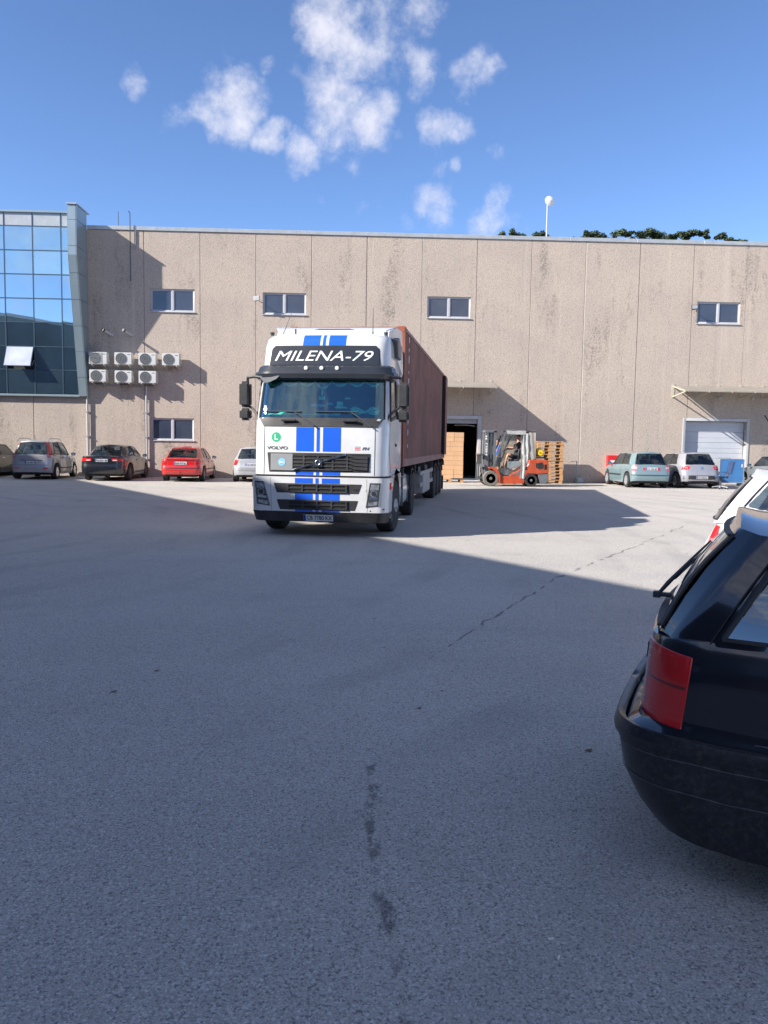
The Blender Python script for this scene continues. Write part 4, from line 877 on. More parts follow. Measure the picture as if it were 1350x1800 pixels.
for s in (-1, 1): MB().box(s*1.0-.18, s*1.0+.18, 12.151, 12.18, .98, 1.09).build('tail_light', 'red_lens', tr); MB().box(s*1.1-.14, s*1.1+.14, 11.62, 11.66, .12, .6).build('mudflap', 'rubber', tr)
cn = thing('shipping_container', 'rust red corrugated forty foot container loaded on the trailer behind the cab', 'container', (TRO[0], TRO[1], 1.20), RA)
L_, H_, hw_ = 12.19, 2.9, 1.219
def corr(a0, a1, pitch=.278, d=.046):
    pts = []; a = a0; n = round((a1-a0)/pitch); p = (a1-a0)/n
    for i in range(n): b = a0+i*p; pts += [(b, 0), (b+p*.26, 0), (b+p*.5, -d), (b+p*.76, -d)]
    return pts+[(a1, 0)]
for s in (-1, 1):
    P_ = corr(.16, L_-.16); m = MB(); n = len(P_)
    vs = [(s*(hw_-.012+o), a, .16) for a, o in P_]+[(s*(hw_-.012+o), a, H_-.08) for a, o in P_]
    m.add(vs, [(i, i+1, n+i+1, n+i) for i in range(n-1)]); m.build('side_wall', 'rust_container', cn, smooth=False)
    MB().box(s*hw_-.03*(s > 0)-.0, s*hw_+.03*(s < 0), .16, L_-.16, H_-.08, H_-.01).build('top_rail', 'rail_container', cn)
    MB().box(s*hw_-.05*(s > 0), s*hw_+.05*(s < 0), .16, L_-.16, .0, .16).build('bottom_rail', 'rail_container', cn)
    for y in (0, L_-.16):
        MB().box(min(s*hw_, s*(hw_-.14)), max(s*hw_, s*(hw_-.14)), y, y+.16, .12, H_-.12).build('corner_post', 'orange_container' if y == 0 else 'rust_container', cn)
        for z in (0, H_-.12): MB().box(min(s*(hw_+.004), s*(hw_-.16)), max(s*(hw_+.004), s*(hw_-.16)), y-.004, y+.164, z-.002, z+.122).build('corner_casting', 'orange_container' if y == 0 else 'rust_container', cn, bevel=.01)
P_ = corr(-hw_+.14, hw_-.14); m = MB(); n = len(P_); m.add([(a, .03-o, .1) for a, o in P_]+[(a, .03-o, H_-.06) for a, o in P_], [(i, i+1, n+i+1, n+i) for i in range(n-1)]); m.build('front_wall', 'orange_container', cn, smooth=False)
MB().box(-hw_+.16, hw_-.16, 0, .12, H_-.1, H_-.01).build('top_rail', 'orange_container', cn); MB().box(-hw_+.03, hw_-.03, .1, L_-.1, H_-.05, H_-.015).build('roof', 'rust_container', cn)
MB().box(-hw_+.05, hw_-.05, .1, L_-.1, .03, .12).build('floor', 'chassis', cn)
for s in (-1, 1):
    dr = MB(); dr.box(0, .05, -1.14, 0, .13, H_-.1); o = dr.build('door', 'rust_container', cn, bevel=.01, loc=(s*(hw_+.02)-(.05 if s < 0 else 0), L_-.02, 0)); o.rotation_euler = (0, 0, s*R(1.5))
MB().box(hw_-.02, hw_+.09, L_-1.3, L_-1.24, .2, H_-.1).build('door_gap_strip', 'mesh_black', cn)  # black strip standing in for the dark gap beside the open leaf
rn = random.Random(21)
lt = MB()
for z, h in ((2.72, .16), (2.50, .10), (2.30, .20), (2.02, .08), (1.84, .14), (1.50, .12), (1.30, .10), (1.12, .05), (.95, .14), (.72, .16), (.42, .10)):
    y = .86; lt.add([(hw_-.0115, y-.0, z-h*.5), (hw_-.0115, y+.075, z-h*.5+.06), (hw_-.0115, y+.075, z+h*.5), (hw_-.0115, y-.0, z+h*.4)], [(0, 1, 2, 3)])
    if rn.random() < .7: lt.add([(hw_-.046, y+.135, z-h*.4), (hw_-.046, y+.205, z-h*.3), (hw_-.046, y+.205, z+h*.5), (hw_-.046, y+.135, z+h*.3)], [(0, 1, 2, 3)])
lt.build('lettering', 'letter_white', cn, recalc=False)
# ------------------------------------------------------------------ cars
class Car:
    """body-local frame: rear at x=0, front at x=L, y left, z up"""
    def __init__(s, d):
        s.d = d; L, hw = d['L'], d['W']/2; rc, fc = d.get('rc', .28), d.get('fc', .42); bow, fb = d.get('bow', .06), d.get('fbow', .14)
        O = []
        tR = d.get('taper', .05); tF = .06
        n = d.get('nr', 6)
        for i in range(n+1): y = (hw-tR-rc)*i/n; O.append((bow*(y/hw)**2, y))
        x0, y0 = O[-1]
        na = d.get('na', 6)
        for i in range(1, na+1): a = i/na*math.pi/2; O.append((x0+rc*(1-math.cos(a)), y0+rc*math.sin(a)))
        xs, xe = O[-1][0], L-fb*.6-fc; wr, wf = d['rw'], d['fw']; st = set()
        for c in (wr, wf):
            for k in range(13): st.add(round(c+.36*math.cos(math.pi*k/12), 4))
            st.add(round(c-.42, 4)); st.add(round(c+.42, 4))
        for k in range(1, 16): st.add(round(lerp(xs, xe, k/16), 4))
        st = sorted(x for x in st if xs+.02 < x < xe-.01); last = -9
        for x in st:
            if x-last < .03: continue
            last = x; t = (x-xs)/(xe-xs); y = hw-tR*(1-sstep(0, .25, t))-tF*sstep(.75, 1, t); O.append((x, y))
        yF = hw-tF; fxc = L-fb*.6
        for i in range(0, 6): a = i/5*math.pi/2; O.append((xe+(fc)*math.sin(a), yF-fc*(1-math.cos(a))))
        for i in range(1, 5): y = (yF-fc)*(1-i/4); O.append((lerp(fxc, L, 1-(y/(yF-fc))**2 if yF > fc else 1), y))
        s.O = O; s.cum = [0]
        for a, b in zip(O, O[1:]): s.cum.append(s.cum[-1]+math.dist(a, b))
        s.T = d.get('T', [0, .08, .2, .35, .5, .65, .8, .92, 1.0]); s.hw = hw; s.L = L
    def zb(s, x):
        d = s.d; base = interp(d.get('sill', [(0, .30), (d['rw']-.4, .26), (d['rw']+.45, .2), (s.L, .2)]), x); r = d.get('wr', .31)
        for c in (d['rw'], d['fw']):
            R_ = r+.055
            if abs(x-c) < R_: base = max(base, r+math.sqrt(R_*R_-(x-c)**2))
        return base
    def pt(s, xo, yo, t):
        d = s.d; zt = interp(d['belt'], xo); z = lerp(s.zb(xo), zt, t)
        wf = interp(d.get('wprof', [(0, .965), (.15, .99), (.45, 1.0), (.75, .985), (.93, .955), (1, .92)]), t)
        x = xo+interp(d['rear'], z)*(1-sstep(0, .55, xo))-interp(d.get('front', [(.2, .06), (.5, 0), (.7, .05), (.95, .25)]), z)*sstep(s.L-.8, s.L, xo)
        return Vector((x, yo*wf, z))
    def at(s, u, t, side=1, off=0):
        """u: metres along the half outline from the rear centre"""
        def o(u):
            u = max(0, min(s.cum[-1]-1e-4, u))
            for i in range(len(s.cum)-1):
                if u <= s.cum[i+1]:
                    k = (u-s.cum[i])/(s.cum[i+1]-s.cum[i]); return lerp(s.O[i][0], s.O[i+1][0], k), lerp(s.O[i][1], s.O[i+1][1], k)
        p = s.pt(*o(u), t)
        e = .02; n = (s.pt(*o(u+e), t)-s.pt(*o(u-e), t)).cross(s.pt(*o(u), min(1, t+.03))-s.pt(*o(u), max(0, t-.03)))
        if n.length > 1e-9: n.normalize()
        if u < .03: n = Vector((-1, 0, 0))
        if n.dot(Vector((p.x-s.L/2, p.y*3, 0))) < 0: n = -n
        p = p+n*off; 
        if side < 0: p.y = -p.y; n = Vector((n.x, -n.y, n.z))
        return p, n
    def u_of_x(s, x):
        for i in range(len(s.O)-1):
            if s.O[i][0] <= x <= s.O[i+1][0] and s.O[i][1] > s.hw*.8: return lerp(s.cum[i], s.cum[i+1], (x-s.O[i][0])/max(1e-6, s.O[i+1][0]-s.O[i][0]))
        return s.cum[-1]/2
    def tz(s, z, x=0.3): return max(0, min(1, (z-s.zb(x))/(interp(s.d['belt'], x)-s.zb(x))))
    def patch(s, name, quad, mat, parent, side=1, off=.006, th=.012, nu=6, nv=3, bevel=0, label=None):
        """quad of (u, z): TL, TR, BR, BL"""
        (a, za), (b, zb_), (c, zc), (d, zd) = quad
        def fn(p, q):
            u = lerp(lerp(d, c, p), lerp(a, b, p), q); z = lerp(lerp(zd, zc, p), lerp(za, zb_, p), q)
            i = 0
            xo = 0
            for i in range(len(s.cum)-1):
                if abs(u) <= s.cum[i+1]: xo = lerp(s.O[i][0], s.O[i+1][0], (abs(u)-s.cum[i])/(s.cum[i+1]-s.cum[i])); break
            return s.at(abs(u), s.tz(z, xo), side*(1 if u >= 0 else -1), off)
        m = MB(); m.slab(fn, ls(0, 1, nu), ls(0, 1, nv), th); return m.build(name, mat, parent, bevel=bevel, label=label)
    def body(s, parent, mat, inner='interior'):
        O, T = s.O, s.T; m = MB(); n = len(O); k = len(T); d = s.d
        A = [s.pt(x, y, t) for x, y in O for t in T]
        vs = A+[Vector((p.x, -p.y, p.z)) for p in A]; o = n*k; fs = []
        for i in range(n-1):
            for j in range(k-1):
                q = (i*k+j, i*k+j+1, (i+1)*k+j+1, (i+1)*k+j); fs += [q, tuple(x+o for x in q)]
        # top skin
        c = 4; tops = []
        crown = d.get('crown', .035)
        for i in range(n):
            p = A[i*k+k-1]; row = []
            for a in range(c+1):
                f = 1-2*a/c; row.append(Vector((p.x, p.y*f, p.z+crown*(1-f*f)*min(1, p.y/.3))))
            tops.append(row)
        base = len(vs); 
        for row in tops: vs += row
        w = c+1
        for i in range(n-1):
            for a in range(c): fs.append((base+i*w+a, base+(i+1)*w+a, base+(i+1)*w+a+1, base+i*w+a+1))
        m.add(vs, fs); return m.build('body', mat, parent)
    def house(s, parent, mat, segs, pillar=None, glassm='car_glass', bulge=.02, seal='black_plastic', sw=.017):
        """segs: list of keys (xb,yb,xt,yt,zt) and kinds between them"""
        K, kinds = segs; d = s.d; fr = MB(); loops = []
        V = [0, .07, .14, .35, .6, .8, .92, 1.0]
        def P(k0, k1, t, v, off=0):
            a = [lerp(p, q, t) for p, q in zip(k0, k1)]
            cen = (k0[1] == 0 or k1[1] == 0)
            xb, yb, xt, yt, zt = a
            if cen:  # bowed front/rear screens: parabola in y
                y0, y1 = max(k0[1], k1[1]), 0; ye = max(k0[1], k1[1]); yte = max(k0[3], k1[3]); kk = k0 if k0[1] > k1[1] else k1; kc = k1 if kk is k0 else k0
                f = (yb/ye)**2.2; xb = lerp(kc[0], kk[0], f); xt = lerp(kc[2], kk[2], (yt/yte)**2.2)
            zbv = interp(d['belt'], max(0, min(s.L, xb)))-.012
            p = Vector((lerp(xb, xt, v), lerp(yb, yt, v), lerp(zbv, zt, v)))
            b = bulge*math.sin(math.pi*v); nd = Vector((xt-xb, 0, 0)); 
            out = Vector((-(1 if xb < s.L/2 else -1)*(1 if cen else .15), 0 if cen else 1, .3)).normalized()
            return p+out*(b+off)
        def row(vs_, kind, k0, k1, mb, n=6, v0=0, v1=1):
            vv = [v0]+[v for v in V if v0 < v < v1]+[v1]; ts = ls(0, 1, n)
            A = [P(k0, k1, t, v) for t in ts for v in vv]; kk = len(vv)
            f = [(i*kk+j, i*kk+j+1, (i+1)*kk+j+1, (i+1)*kk+j) for i in range(n) for j in range(kk-1)]
            mb.add(A, f); mb.add([Vector((p.x, -p.y, p.z)) for p in A], f)
        topk = []; gl = []; sealm = MB()
        for (k0, k1), kind in zip(zip(K, K[1:]), kinds):
            if kind == 'p': row(V, kind, k0, k1, fr, 3)
            elif kind == 'b': row(V, kind, k0, k1, sealm, 2)
            else:
                row(V, kind, k0, k1, fr, 6, 0, .07); row(V, kind, k0, k1, fr, 6, .93, 1)
                for sd in ((1, -1) if not (k0[1] == 0 or k1[1] == 0) else (0,)):
                    g = MB(); cen = sd == 0
                    for s2 in ((1, -1) if cen else (sd,)):
                        vv = [.07, .2, .4, .6, .8, .93]; ts = ls(0, 1, 6)
                        A = [P(k0, k1, t, v, -.004) for t in ts for v in vv]; A = [Vector((p.x, p.y*s2, p.z)) for p in A]
                        g.add(A, [(i*6+j, i*6+j+1, (i+1)*6+j+1, (i+1)*6+j) for i in range(6) for j in range(5)])
                    g.build('rear_window' if k0[1] == 0 else 'windscreen' if k1[1] == 0 else 'side_window', glassm, parent)
                # dark seal round the pane
                cen = (k0[1] == 0 or k1[1] == 0)
                for v in (.07, .93):
                    for s2 in (1, -1):
                        pts = [P(k0, k1, t, v, .002) for t in ls(0, 1, 6)]; pts = [Vector((p.x, p.y*s2, p.z)) for p in pts]
                        for a, b in zip(pts, pts[1:]): sealm.bar(a, b, sw, .010)
                for t in ((0, 1) if not cen else ((1,) if k0[1] == 0 else (0,))):
                    for s2 in (1, -1):
                        pts = [P(k0, k1, t, v, .002) for v in (.07, .3, .5, .7, .93)]; pts = [Vector((p.x, p.y*s2, p.z)) for p in pts]
                        for a, b in zip(pts, pts[1:]): sealm.bar(a, b, sw, .010)
        # roof
        top = []
        for (k0, k1) in zip(K, K[1:]):
            n = 6
            for t in ls(0, 1, n)[:-1]: top.append(P(k0, k1, t, 1))
        top.append(P(K[-2], K[-1], 1, 1)); c = 6; base = len(fr.v); vs = []
        for p in top:
            for a in range(c+1):
                f = 1-2*a/c; vs.append(Vector((p.x, p.y*f, p.z+d.get('rcrown', .05)*(1-abs(f)**2.5)*min(1, p.y/.25))))
        w = c+1; fr2 = MB(); fr2.add(vs, [(i*w+a, (i+1)*w+a, (i+1)*w+a+1, i*w+a+1) for i in range(len(top)-1) for a in range(c)])
        roof = fr2.build('roof', mat, parent, smooth=50)
        h = fr.build('window_pillars', pillar or mat, parent, smooth=60); h['kind'] = 'stuff'
        sl_ = sealm.build('window_seals', seal, parent); sl_['kind'] = 'stuff'
        s.HP = P; return roof
    def inside(s, parent, rows=((1.0, 1.45), (2.1, 1.45))):
        d = s.d; zb = interp(d['belt'], 1.5)
        for x, h in d.get('seats', ((1.05, 0), (2.05, 0))):
            for y in (-.38, .38):
                m = MB(); m.box(x-.06, x+.06, y-.22, y+.22, zb-.25, zb+.20); m.box(x-.05, x+.04, y-.12, y+.12, zb+.22, zb+.40); m.build('seat', 'seat_fabric', parent, bevel=.03)
    def under(s, parent):
        d = s.d; MB().box(.25, s.L-.3, -s.hw+.24, s.hw-.24, .2, .62).build('underbody', 'chassis', parent)
        r = d.get('wr', .31)
        for x in (d['rw'], d['fw']):
            for y in (-1, 1): car_wheel(parent, x, y*(s.hw-.115), r, y, d.get('rim', 'spoke'))
    def plate(s, parent, z, txt, w=.50, h=.11, off=.012):
        p = s.patch('number_plate', ((-w/2, z+h/2), (w/2, z+h/2), (w/2, z-h/2), (-w/2, z-h/2)), 'plate_white', parent, off=off, th=.012, nu=2, nv=1)
        s.patch('plate_strip', ((w/2-.045, z+h/2-.006), (w/2-.006, z+h/2-.006), (w/2-.006, z-h/2+.006), (w/2-.045, z-h/2+.006)), 'plate_blue', p, off=off+.002, th=.003, nu=1, nv=1)
        s.patch('plate_edge', ((-w/2-.008, z+h/2+.008), (w/2+.008, z+h/2+.008), (w/2+.008, z-h/2-.008), (-w/2-.008, z-h/2-.008)), 'letter_dark', p, off=off-.003, th=.012, nu=2, nv=1)
        def fn(a, b, c):
            P_, n = s.at(.0, s.tz(z-h/2+.018+b, 0), 1, off+.004+c); return Vector((P_.x, w*.38-a, P_.z))
        lettering(txt, w*.80, h-.036, fn, 'letter_dark', p, bold=.015)
    def handle(s, parent, x, z, mat, side): s.patch('door_handle', ((s.u_of_x(x), z+.02), (s.u_of_x(x+.16), z+.02), (s.u_of_x(x+.16), z-.02), (s.u_of_x(x), z-.02)), mat, parent, side=side, off=.022, th=.03, nu=2, nv=1, bevel=.006)
    def seam(s, parent, pts, side, w=.007, mat='letter_dark', name='panel_seam'):
        m = MB()
        for (xa, za), (xb, zb_) in zip(pts, pts[1:]):
            n = 5
            for i in range(n):
                a = (lerp(xa, xb, i/n), lerp(za, zb_, i/n)); b = (lerp(xa, xb, (i+1)/n), lerp(za, zb_, (i+1)/n))
                p, nn = s.at(s.u_of_x(a[0]), s.tz(a[1], a[0]), side, .0005); q, _ = s.at(s.u_of_x(b[0]), s.tz(b[1], b[0]), side, .0005)
                m.bar(p, q, w, .004, nn)
        m.build(name, mat, parent)
_wheel = {}
def car_wheel(parent, x, y, r, side, kind):
    o = bpy.data.objects.new('wheel', None); C.objects.link(o); o.parent = parent; o.location = (x, y, r)
    if side < 0: o.rotation_euler = (0, 0, math.pi)
    key = (round(r, 3), kind)
    if key not in _wheel:
        ri = r*.66; a = MB().lathe([(-.10, ri), (-.10, r*.93), (-.075, r), (.075, r), (.10, r*.93), (.10, ri), (.085, ri*.98)], (0, 0, 0), 'y', 32).build('tyre', 'rubber', o)
        dark = kind in ('dark',); mt = 'fender_black' if dark else ('chrome' if kind == 'spoke' else 'grey_metal')
        m = MB(); m.lathe([(.085, ri), (.092, ri*.97), (.07, ri*.90), (.02, ri*.88)], (0, 0, 0), 'y', 28)
        n = {'spoke': 7, 'hub': 9, 'dark': 5, 'cap': 12}[kind]
        for i in range(n):
            t = 2*math.pi*i/n; w = .05 if kind != 'cap' else .034
            m.bar((ri*.12*math.cos(t), .075, ri*.12*math.sin(t)), (ri*.95*math.cos(t), .078, ri*.95*math.sin(t)), w, .02, (0, 1, 0))
        m.lathe([(.05, .06), (.09, .055), (.095, .03)], (0, 0, 0), 'y', 12); b = m.build('rim', mt, o)
        c = MB().lathe([(.03, ri*.9), (.035, ri*.9)], (0, 0, 0), 'y', 20).build('brake_disc', 'mesh_black', o); _wheel[key] = (a, b, c)
    else:
        for q in _wheel[key]: dup(q, o)
    return o

def hatch_keys(L, hw, H, rx=.10, rt=.55, c0=.62, c1=1.30, q=None, wide=None, b=(1.48, 1.55), a=(2.55, 2.20), f=(3.10, 2.35), tw=.60, bw=None, y_in=.62):
    bw = bw or hw-.07
    K = [(rx, 0, rt, 0, H), (rx+.10, y_in+.06, rt+.05, y_in-.10, H-.02), (rx+.42, bw-.02, rt+.28, tw-.01, H-.035), (c0+.02, bw, c0+.34, tw, H-.035), (c1, bw, c1+.06, tw+.01, H-.02), (b[0], bw, b[1], tw+.01, H-.01), (a[0], bw, a[1], tw, H-.04),
         (f[0]-.28, bw-.10, f[1]-.10, tw-.07, H-.05), (f[0], 0, f[1], 0, H-.03)]
    return K, ['g', 'p', 'p', 'g', 'b', 'g', 'p', 'g']
def side_mirror(car, parent, x, z, mat, s):
    y = car.hw*.97; m = MB().box(x-.05, x+.08, min(s*(y+.02), s*(y+.20)), max(s*(y+.02), s*(y+.20)), z, z+.13); o = m.build('side_mirror', mat, parent, bevel=.03, seg=2)
    MB().box(x-.055, x-.050, min(s*(y+.04), s*(y+.18)), max(s*(y+.04), s*(y+.18)), z+.02, z+.11).build('mirror_glass', 'chrome', o)
def base_car(name, label, d, paint, cx, cy, heading, segs, bulge=.02, glassm='car_glass', pillar=None, group=None):
    t = thing(name, label, 'car', (cx, cy, 0), heading, group)
    c = Car(d); c.body(t, paint); c.roof = c.house(t, paint, segs, bulge=bulge, glassm=glassm, pillar=pillar); c.inside(t); c.under(t); return t, c
UPW = math.pi/2
REAR = [(.2, .10), (.32, .03), (.45, .0), (.60, .02), (.66, .06), (.9, .10), (1.05, .16)]
# silver people carrier
d = dict(L=3.9, W=1.75, rw=.66, fw=3.12, wr=.31, belt=[(0, 1.0), (.4, 1.0), (1.4, .98), (2.7, .93), (3.2, .92), (3.6, .84), (3.9, .72)], rear=[(.2, .10), (.32, .02), (.5, .0), (.6, .02), (.64, .05), (1.0, .08)])
K = hatch_keys(3.9, .875, 1.56, rx=.08, rt=.30, c0=.42, c1=1.28, b=(1.36, 1.40), a=(2.45, 2.05), f=(3.15, 2.25), tw=.62, y_in=.58)
t, c = base_car('minivan', 'silver tall minivan with roof rails and high tail lights, leftmost whole car', d, 'paint_silver_mpv', -13.12, 33.3, R(93), K)
c.plate(t, .70, 'CO 4467 BM'); 
for s in (1, -1):
    m = MB(); A = [c.HP(K[0][1], K[0][2], tt, v, .004) for tt in ls(.05, .75, 3) for v in ls(.0, .96, 6)]; A = [Vector((p.x, p.y*s, p.z)) for p in A]
    m.add(A, [(i*7+j, i*7+j+1, (i+1)*7+j+1, (i+1)*7+j) for i in range(3) for j in range(6)]); o = m.build('tail_light', 'red_lens', t); o.modifiers.new('thickness', 'SOLIDIFY').thickness = .02
    c.patch('tail_light', ((.60, .985), (.80, .985), (.80, .88), (.66, .88)), 'pink_lens', t, side=s)
    c.patch('fog_lamp', ((.48, .49), (.68, .49), (.66, .44), (.48, .44)), 'red_lens', t, side=s, nu=2, nv=1)
    c.handle(t, 1.28, .86, 'letter_dark', s); c.handle(t, 2.22, .84, 'letter_dark', s); side_mirror(c, t, 2.5, .95, 'letter_dark', s)
    c.seam(t, [(1.32, .95), (1.36, .6), (1.30, .3)], s); c.seam(t, [(2.36, .93), (2.42, .6), (2.40, .25)], s); c.seam(t, [(.95, .9), (.97, .7)], s)
    c.patch('rub_strip', ((c.u_of_x(1.05), .48), (c.u_of_x(2.65), .47), (c.u_of_x(2.65), .43), (c.u_of_x(1.05), .44)), 'black_plastic', t, side=s, off=.012)
    MB().tube([(.35, s*.60, 1.56), (.50, s*.60, 1.66), (1.2, s*.60, 1.67), (1.8, s*.60, 1.65), (2.0, s*.60, 1.57)], .016, 6).build('roof_rail', 'steel', t)
c.patch('trunk_trim', ((-.42, .80), (.42, .80), (.42, .775), (-.42, .775)), 'chrome', t, off=.012, nu=4, nv=1)
c.patch('tailgate_seam', ((-.66, .60), (.66, .60), (.66, .59), (-.66, .59)), 'letter_dark', t, off=.002, th=.004, nu=6, nv=1)
MB().box(.09, .12, -.35, .05, 1.04, 1.06).build('rear_wiper', 'letter_dark', t); MB().tube([(.7, 0, 1.58), (.55, 0, 1.80)], .008, 5).build('aerial', 'letter_dark', t)

# black saloon
d = dict(L=4.7, W=1.84, rw=1.02, fw=3.72, wr=.335, rc=.34, rim='dark', belt=[(0, .98), (.5, 1.01), (1.2, 1.0), (2.4, .96), (3.3, .93), (4.2, .84), (4.7, .70)], rear=[(.2, .12), (.34, .04), (.5, .0), (.62, .03), (.70, .06), (.98, .05)], crown=.04)
K = ([(.52, 0, 1.32, 0, 1.42), (.62, .62, 1.36, .50, 1.40), (.86, .78, 1.60, .58, 1.385), (1.25, .83, 1.66, .60, 1.39), (1.95, .84, 2.0, .61, 1.42), (2.05, .84, 2.12, .61, 1.42), (3.05, .84, 2.70, .58, 1.39), (3.35, .74, 2.80, .50, 1.38), (3.62, 0, 2.90, 0, 1.40)], ['g', 'p', 'p', 'g', 'b', 'g', 'p', 'g'])
t, c = base_car('sedan', 'black four-door sedan with wide red tail lights parked below the air conditioners', d, 'paint_black_sedan', -10.12, 32.7, R(91), K)
c.plate(t, .83, 'CO 6171 CM')
for s in (1, -1):
    c.patch('tail_light', ((.40, .925), (.98, .90), (.92, .80), (.42, .80)), 'red_lens', t, side=s, nu=8); c.patch('reflector', ((.45, .86), (.62, .86), (.62, .825), (.45, .825)), 'white_lens', t, side=s, off=.009, nu=2, nv=1)
    c.handle(t, 2.05, .83, 'paint_black_sedan', s); c.handle(t, 3.05-.1, .82, 'paint_black_sedan', s); side_mirror(c, t, 3.0, .94, 'paint_black_sedan', s)
    c.seam(t, [(1.98, .95), (2.02, .6), (1.95, .25)], s); c.seam(t, [(3.0, .94), (3.08, .6), (3.05, .25)], s)
    c.patch('sill_trim', ((c.u_of_x(1.5), .30), (c.u_of_x(3.2), .29), (c.u_of_x(3.2), .25), (c.u_of_x(1.5), .26)), 'chrome', t, side=s, off=.008)
c.patch('trunk_trim', ((-.36, .935), (.36, .935), (.36, .90), (-.36, .90)), 'chrome', t, off=.012, nu=4, nv=1)
c.patch('badge', ((-.05, .965), (.05, .965), (.04, .90), (-.04, .90)), 'chrome', t, off=.018, nu=2, nv=1)

# red hatchback
d = dict(L=4.35, W=1.70, rw=.88, fw=3.52, wr=.30, rc=.22, rim='cap', belt=[(0, .92), (.3, .96), (1.2, .95), (2.4, .91), (3.2, .88), (3.9, .80), (4.35, .64)], rear=[(.2, .10), (.34, .02), (.5, .0), (.58, .02), (.62, .06), (.96, .08)])
K = ([(.26, 0, .98, 0, 1.38), (.32, .60, 1.02, .48, 1.365), (.62, .74, 1.22, .55, 1.35), (1.05, .79, 1.40, .57, 1.355), (1.75, .79, 1.80, .58, 1.38), (1.83, .79, 1.88, .58, 1.38), (2.85, .79, 2.45, .56, 1.35), (3.05, .70, 2.52, .48, 1.345), (3.25, 0, 2.60, 0, 1.365)], ['g', 'p', 'p', 'g', 'p', 'g', 'p', 'g'])
t, c = base_car('hatchback', 'bright red five-door hatchback with tow ball parked below the ground floor window', d, 'paint_red', -7.06, 33.0, R(91), K)
c.plate(t, .76, 'KOB 9577 BA')
for s in (1, -1):
    c.patch('tail_light', ((.56, .83), (.92, .83), (.92, .68), (.58, .68)), 'red_lens', t, side=s, nu=8); c.patch('lamp_band', ((.58, .77), (.92, .77), (.92, .73), (.58, .73)), 'lamp_dark', t, side=s, off=.009, nu=8)
    c.handle(t, 1.85, .80, 'letter_dark', s); c.handle(t, 2.75, .79, 'letter_dark', s); side_mirror(c, t, 2.75, .90, 'letter_dark', s)
    c.seam(t, [(1.78, .9), (1.82, .6), (1.75, .25)], s); c.seam(t, [(2.80, .9), (2.86, .6), (2.84, .25)], s)
    c.patch('rub_strip', ((c.u_of_x(1.3), .52), (c.u_of_x(3.1), .51), (c.u_of_x(3.1), .47), (c.u_of_x(1.3), .48)), 'black_plastic', t, side=s, off=.012)
c.patch('bumper_strip', ((-.86, .575), (.86, .575), (.86, .55), (-.86, .55)), 'black_plastic', t, off=.012, nu=12, nv=1)
c.patch('trunk_panel', ((-.52, .83), (.52, .83), (.52, .69), (-.52, .69)), 'red_lens', t, off=.004, nu=6, nv=2)
c.patch('rear_spoiler', ((-.62, .955), (.62, .955), (.62, .90), (-.62, .90)), 'paint_red', t, off=.03, th=.05, nu=6, nv=1)
m = MB(); m.tube([(.05, 0, .34), (-.08, 0, .34), (-.10, 0, .40)], .016, 6); m.lathe([(-.03, .01), (0, .028), (.03, .01)], (-.10, 0, .43), 'z', 10); m.build('tow_ball', 'letter_dark', t)
MB().tube([(1.1, 0, 1.42), (1.0, 0, 1.62)], .006, 5).build('aerial', 'letter_dark', t)

# small silver hatchback half hidden by the lorry
d = dict(L=3.78, W=1.64, rw=.62, fw=3.10, wr=.29, rc=.30, rim='cap', belt=[(0, .93), (.4, .95), (1.3, .93), (2.4, .90), (3.1, .86), (3.78, .66)], rear=[(.2, .10), (.34, .02), (.5, .0), (.60, .03), (.66, .08), (.95, .12)])
K = hatch_keys(3.78, .82, 1.41, rx=.14, rt=.48, c0=.55, c1=1.25, b=(1.33, 1.38), a=(2.4, 2.05), f=(2.95, 2.2), tw=.56, y_in=.54)
t, c = base_car('hatchback', 'small silver white hatchback with dark rear window half hidden behind the truck', d, 'paint_white_silver', -4.27, 33.5, R(90), K)
c.plate(t, .72, 'CO 2427 BC', w=.50)
for s in (1, -1):
    c.patch('tail_light', ((.56, .93), (.76, .93), (.84, .70), (.60, .68)), 'red_lens', t, side=s, nu=6, nv=5); side_mirror(c, t, 2.45, .88, 'letter_dark', s); c.seam(t, [(1.3, .9), (1.32, .6), (1.28, .25)], s)
c.patch('bumper_strip', ((-.80, .60), (.80, .60), (.80, .48), (-.80, .48)), 'panel_grey', t, off=.010, nu=12, nv=1)

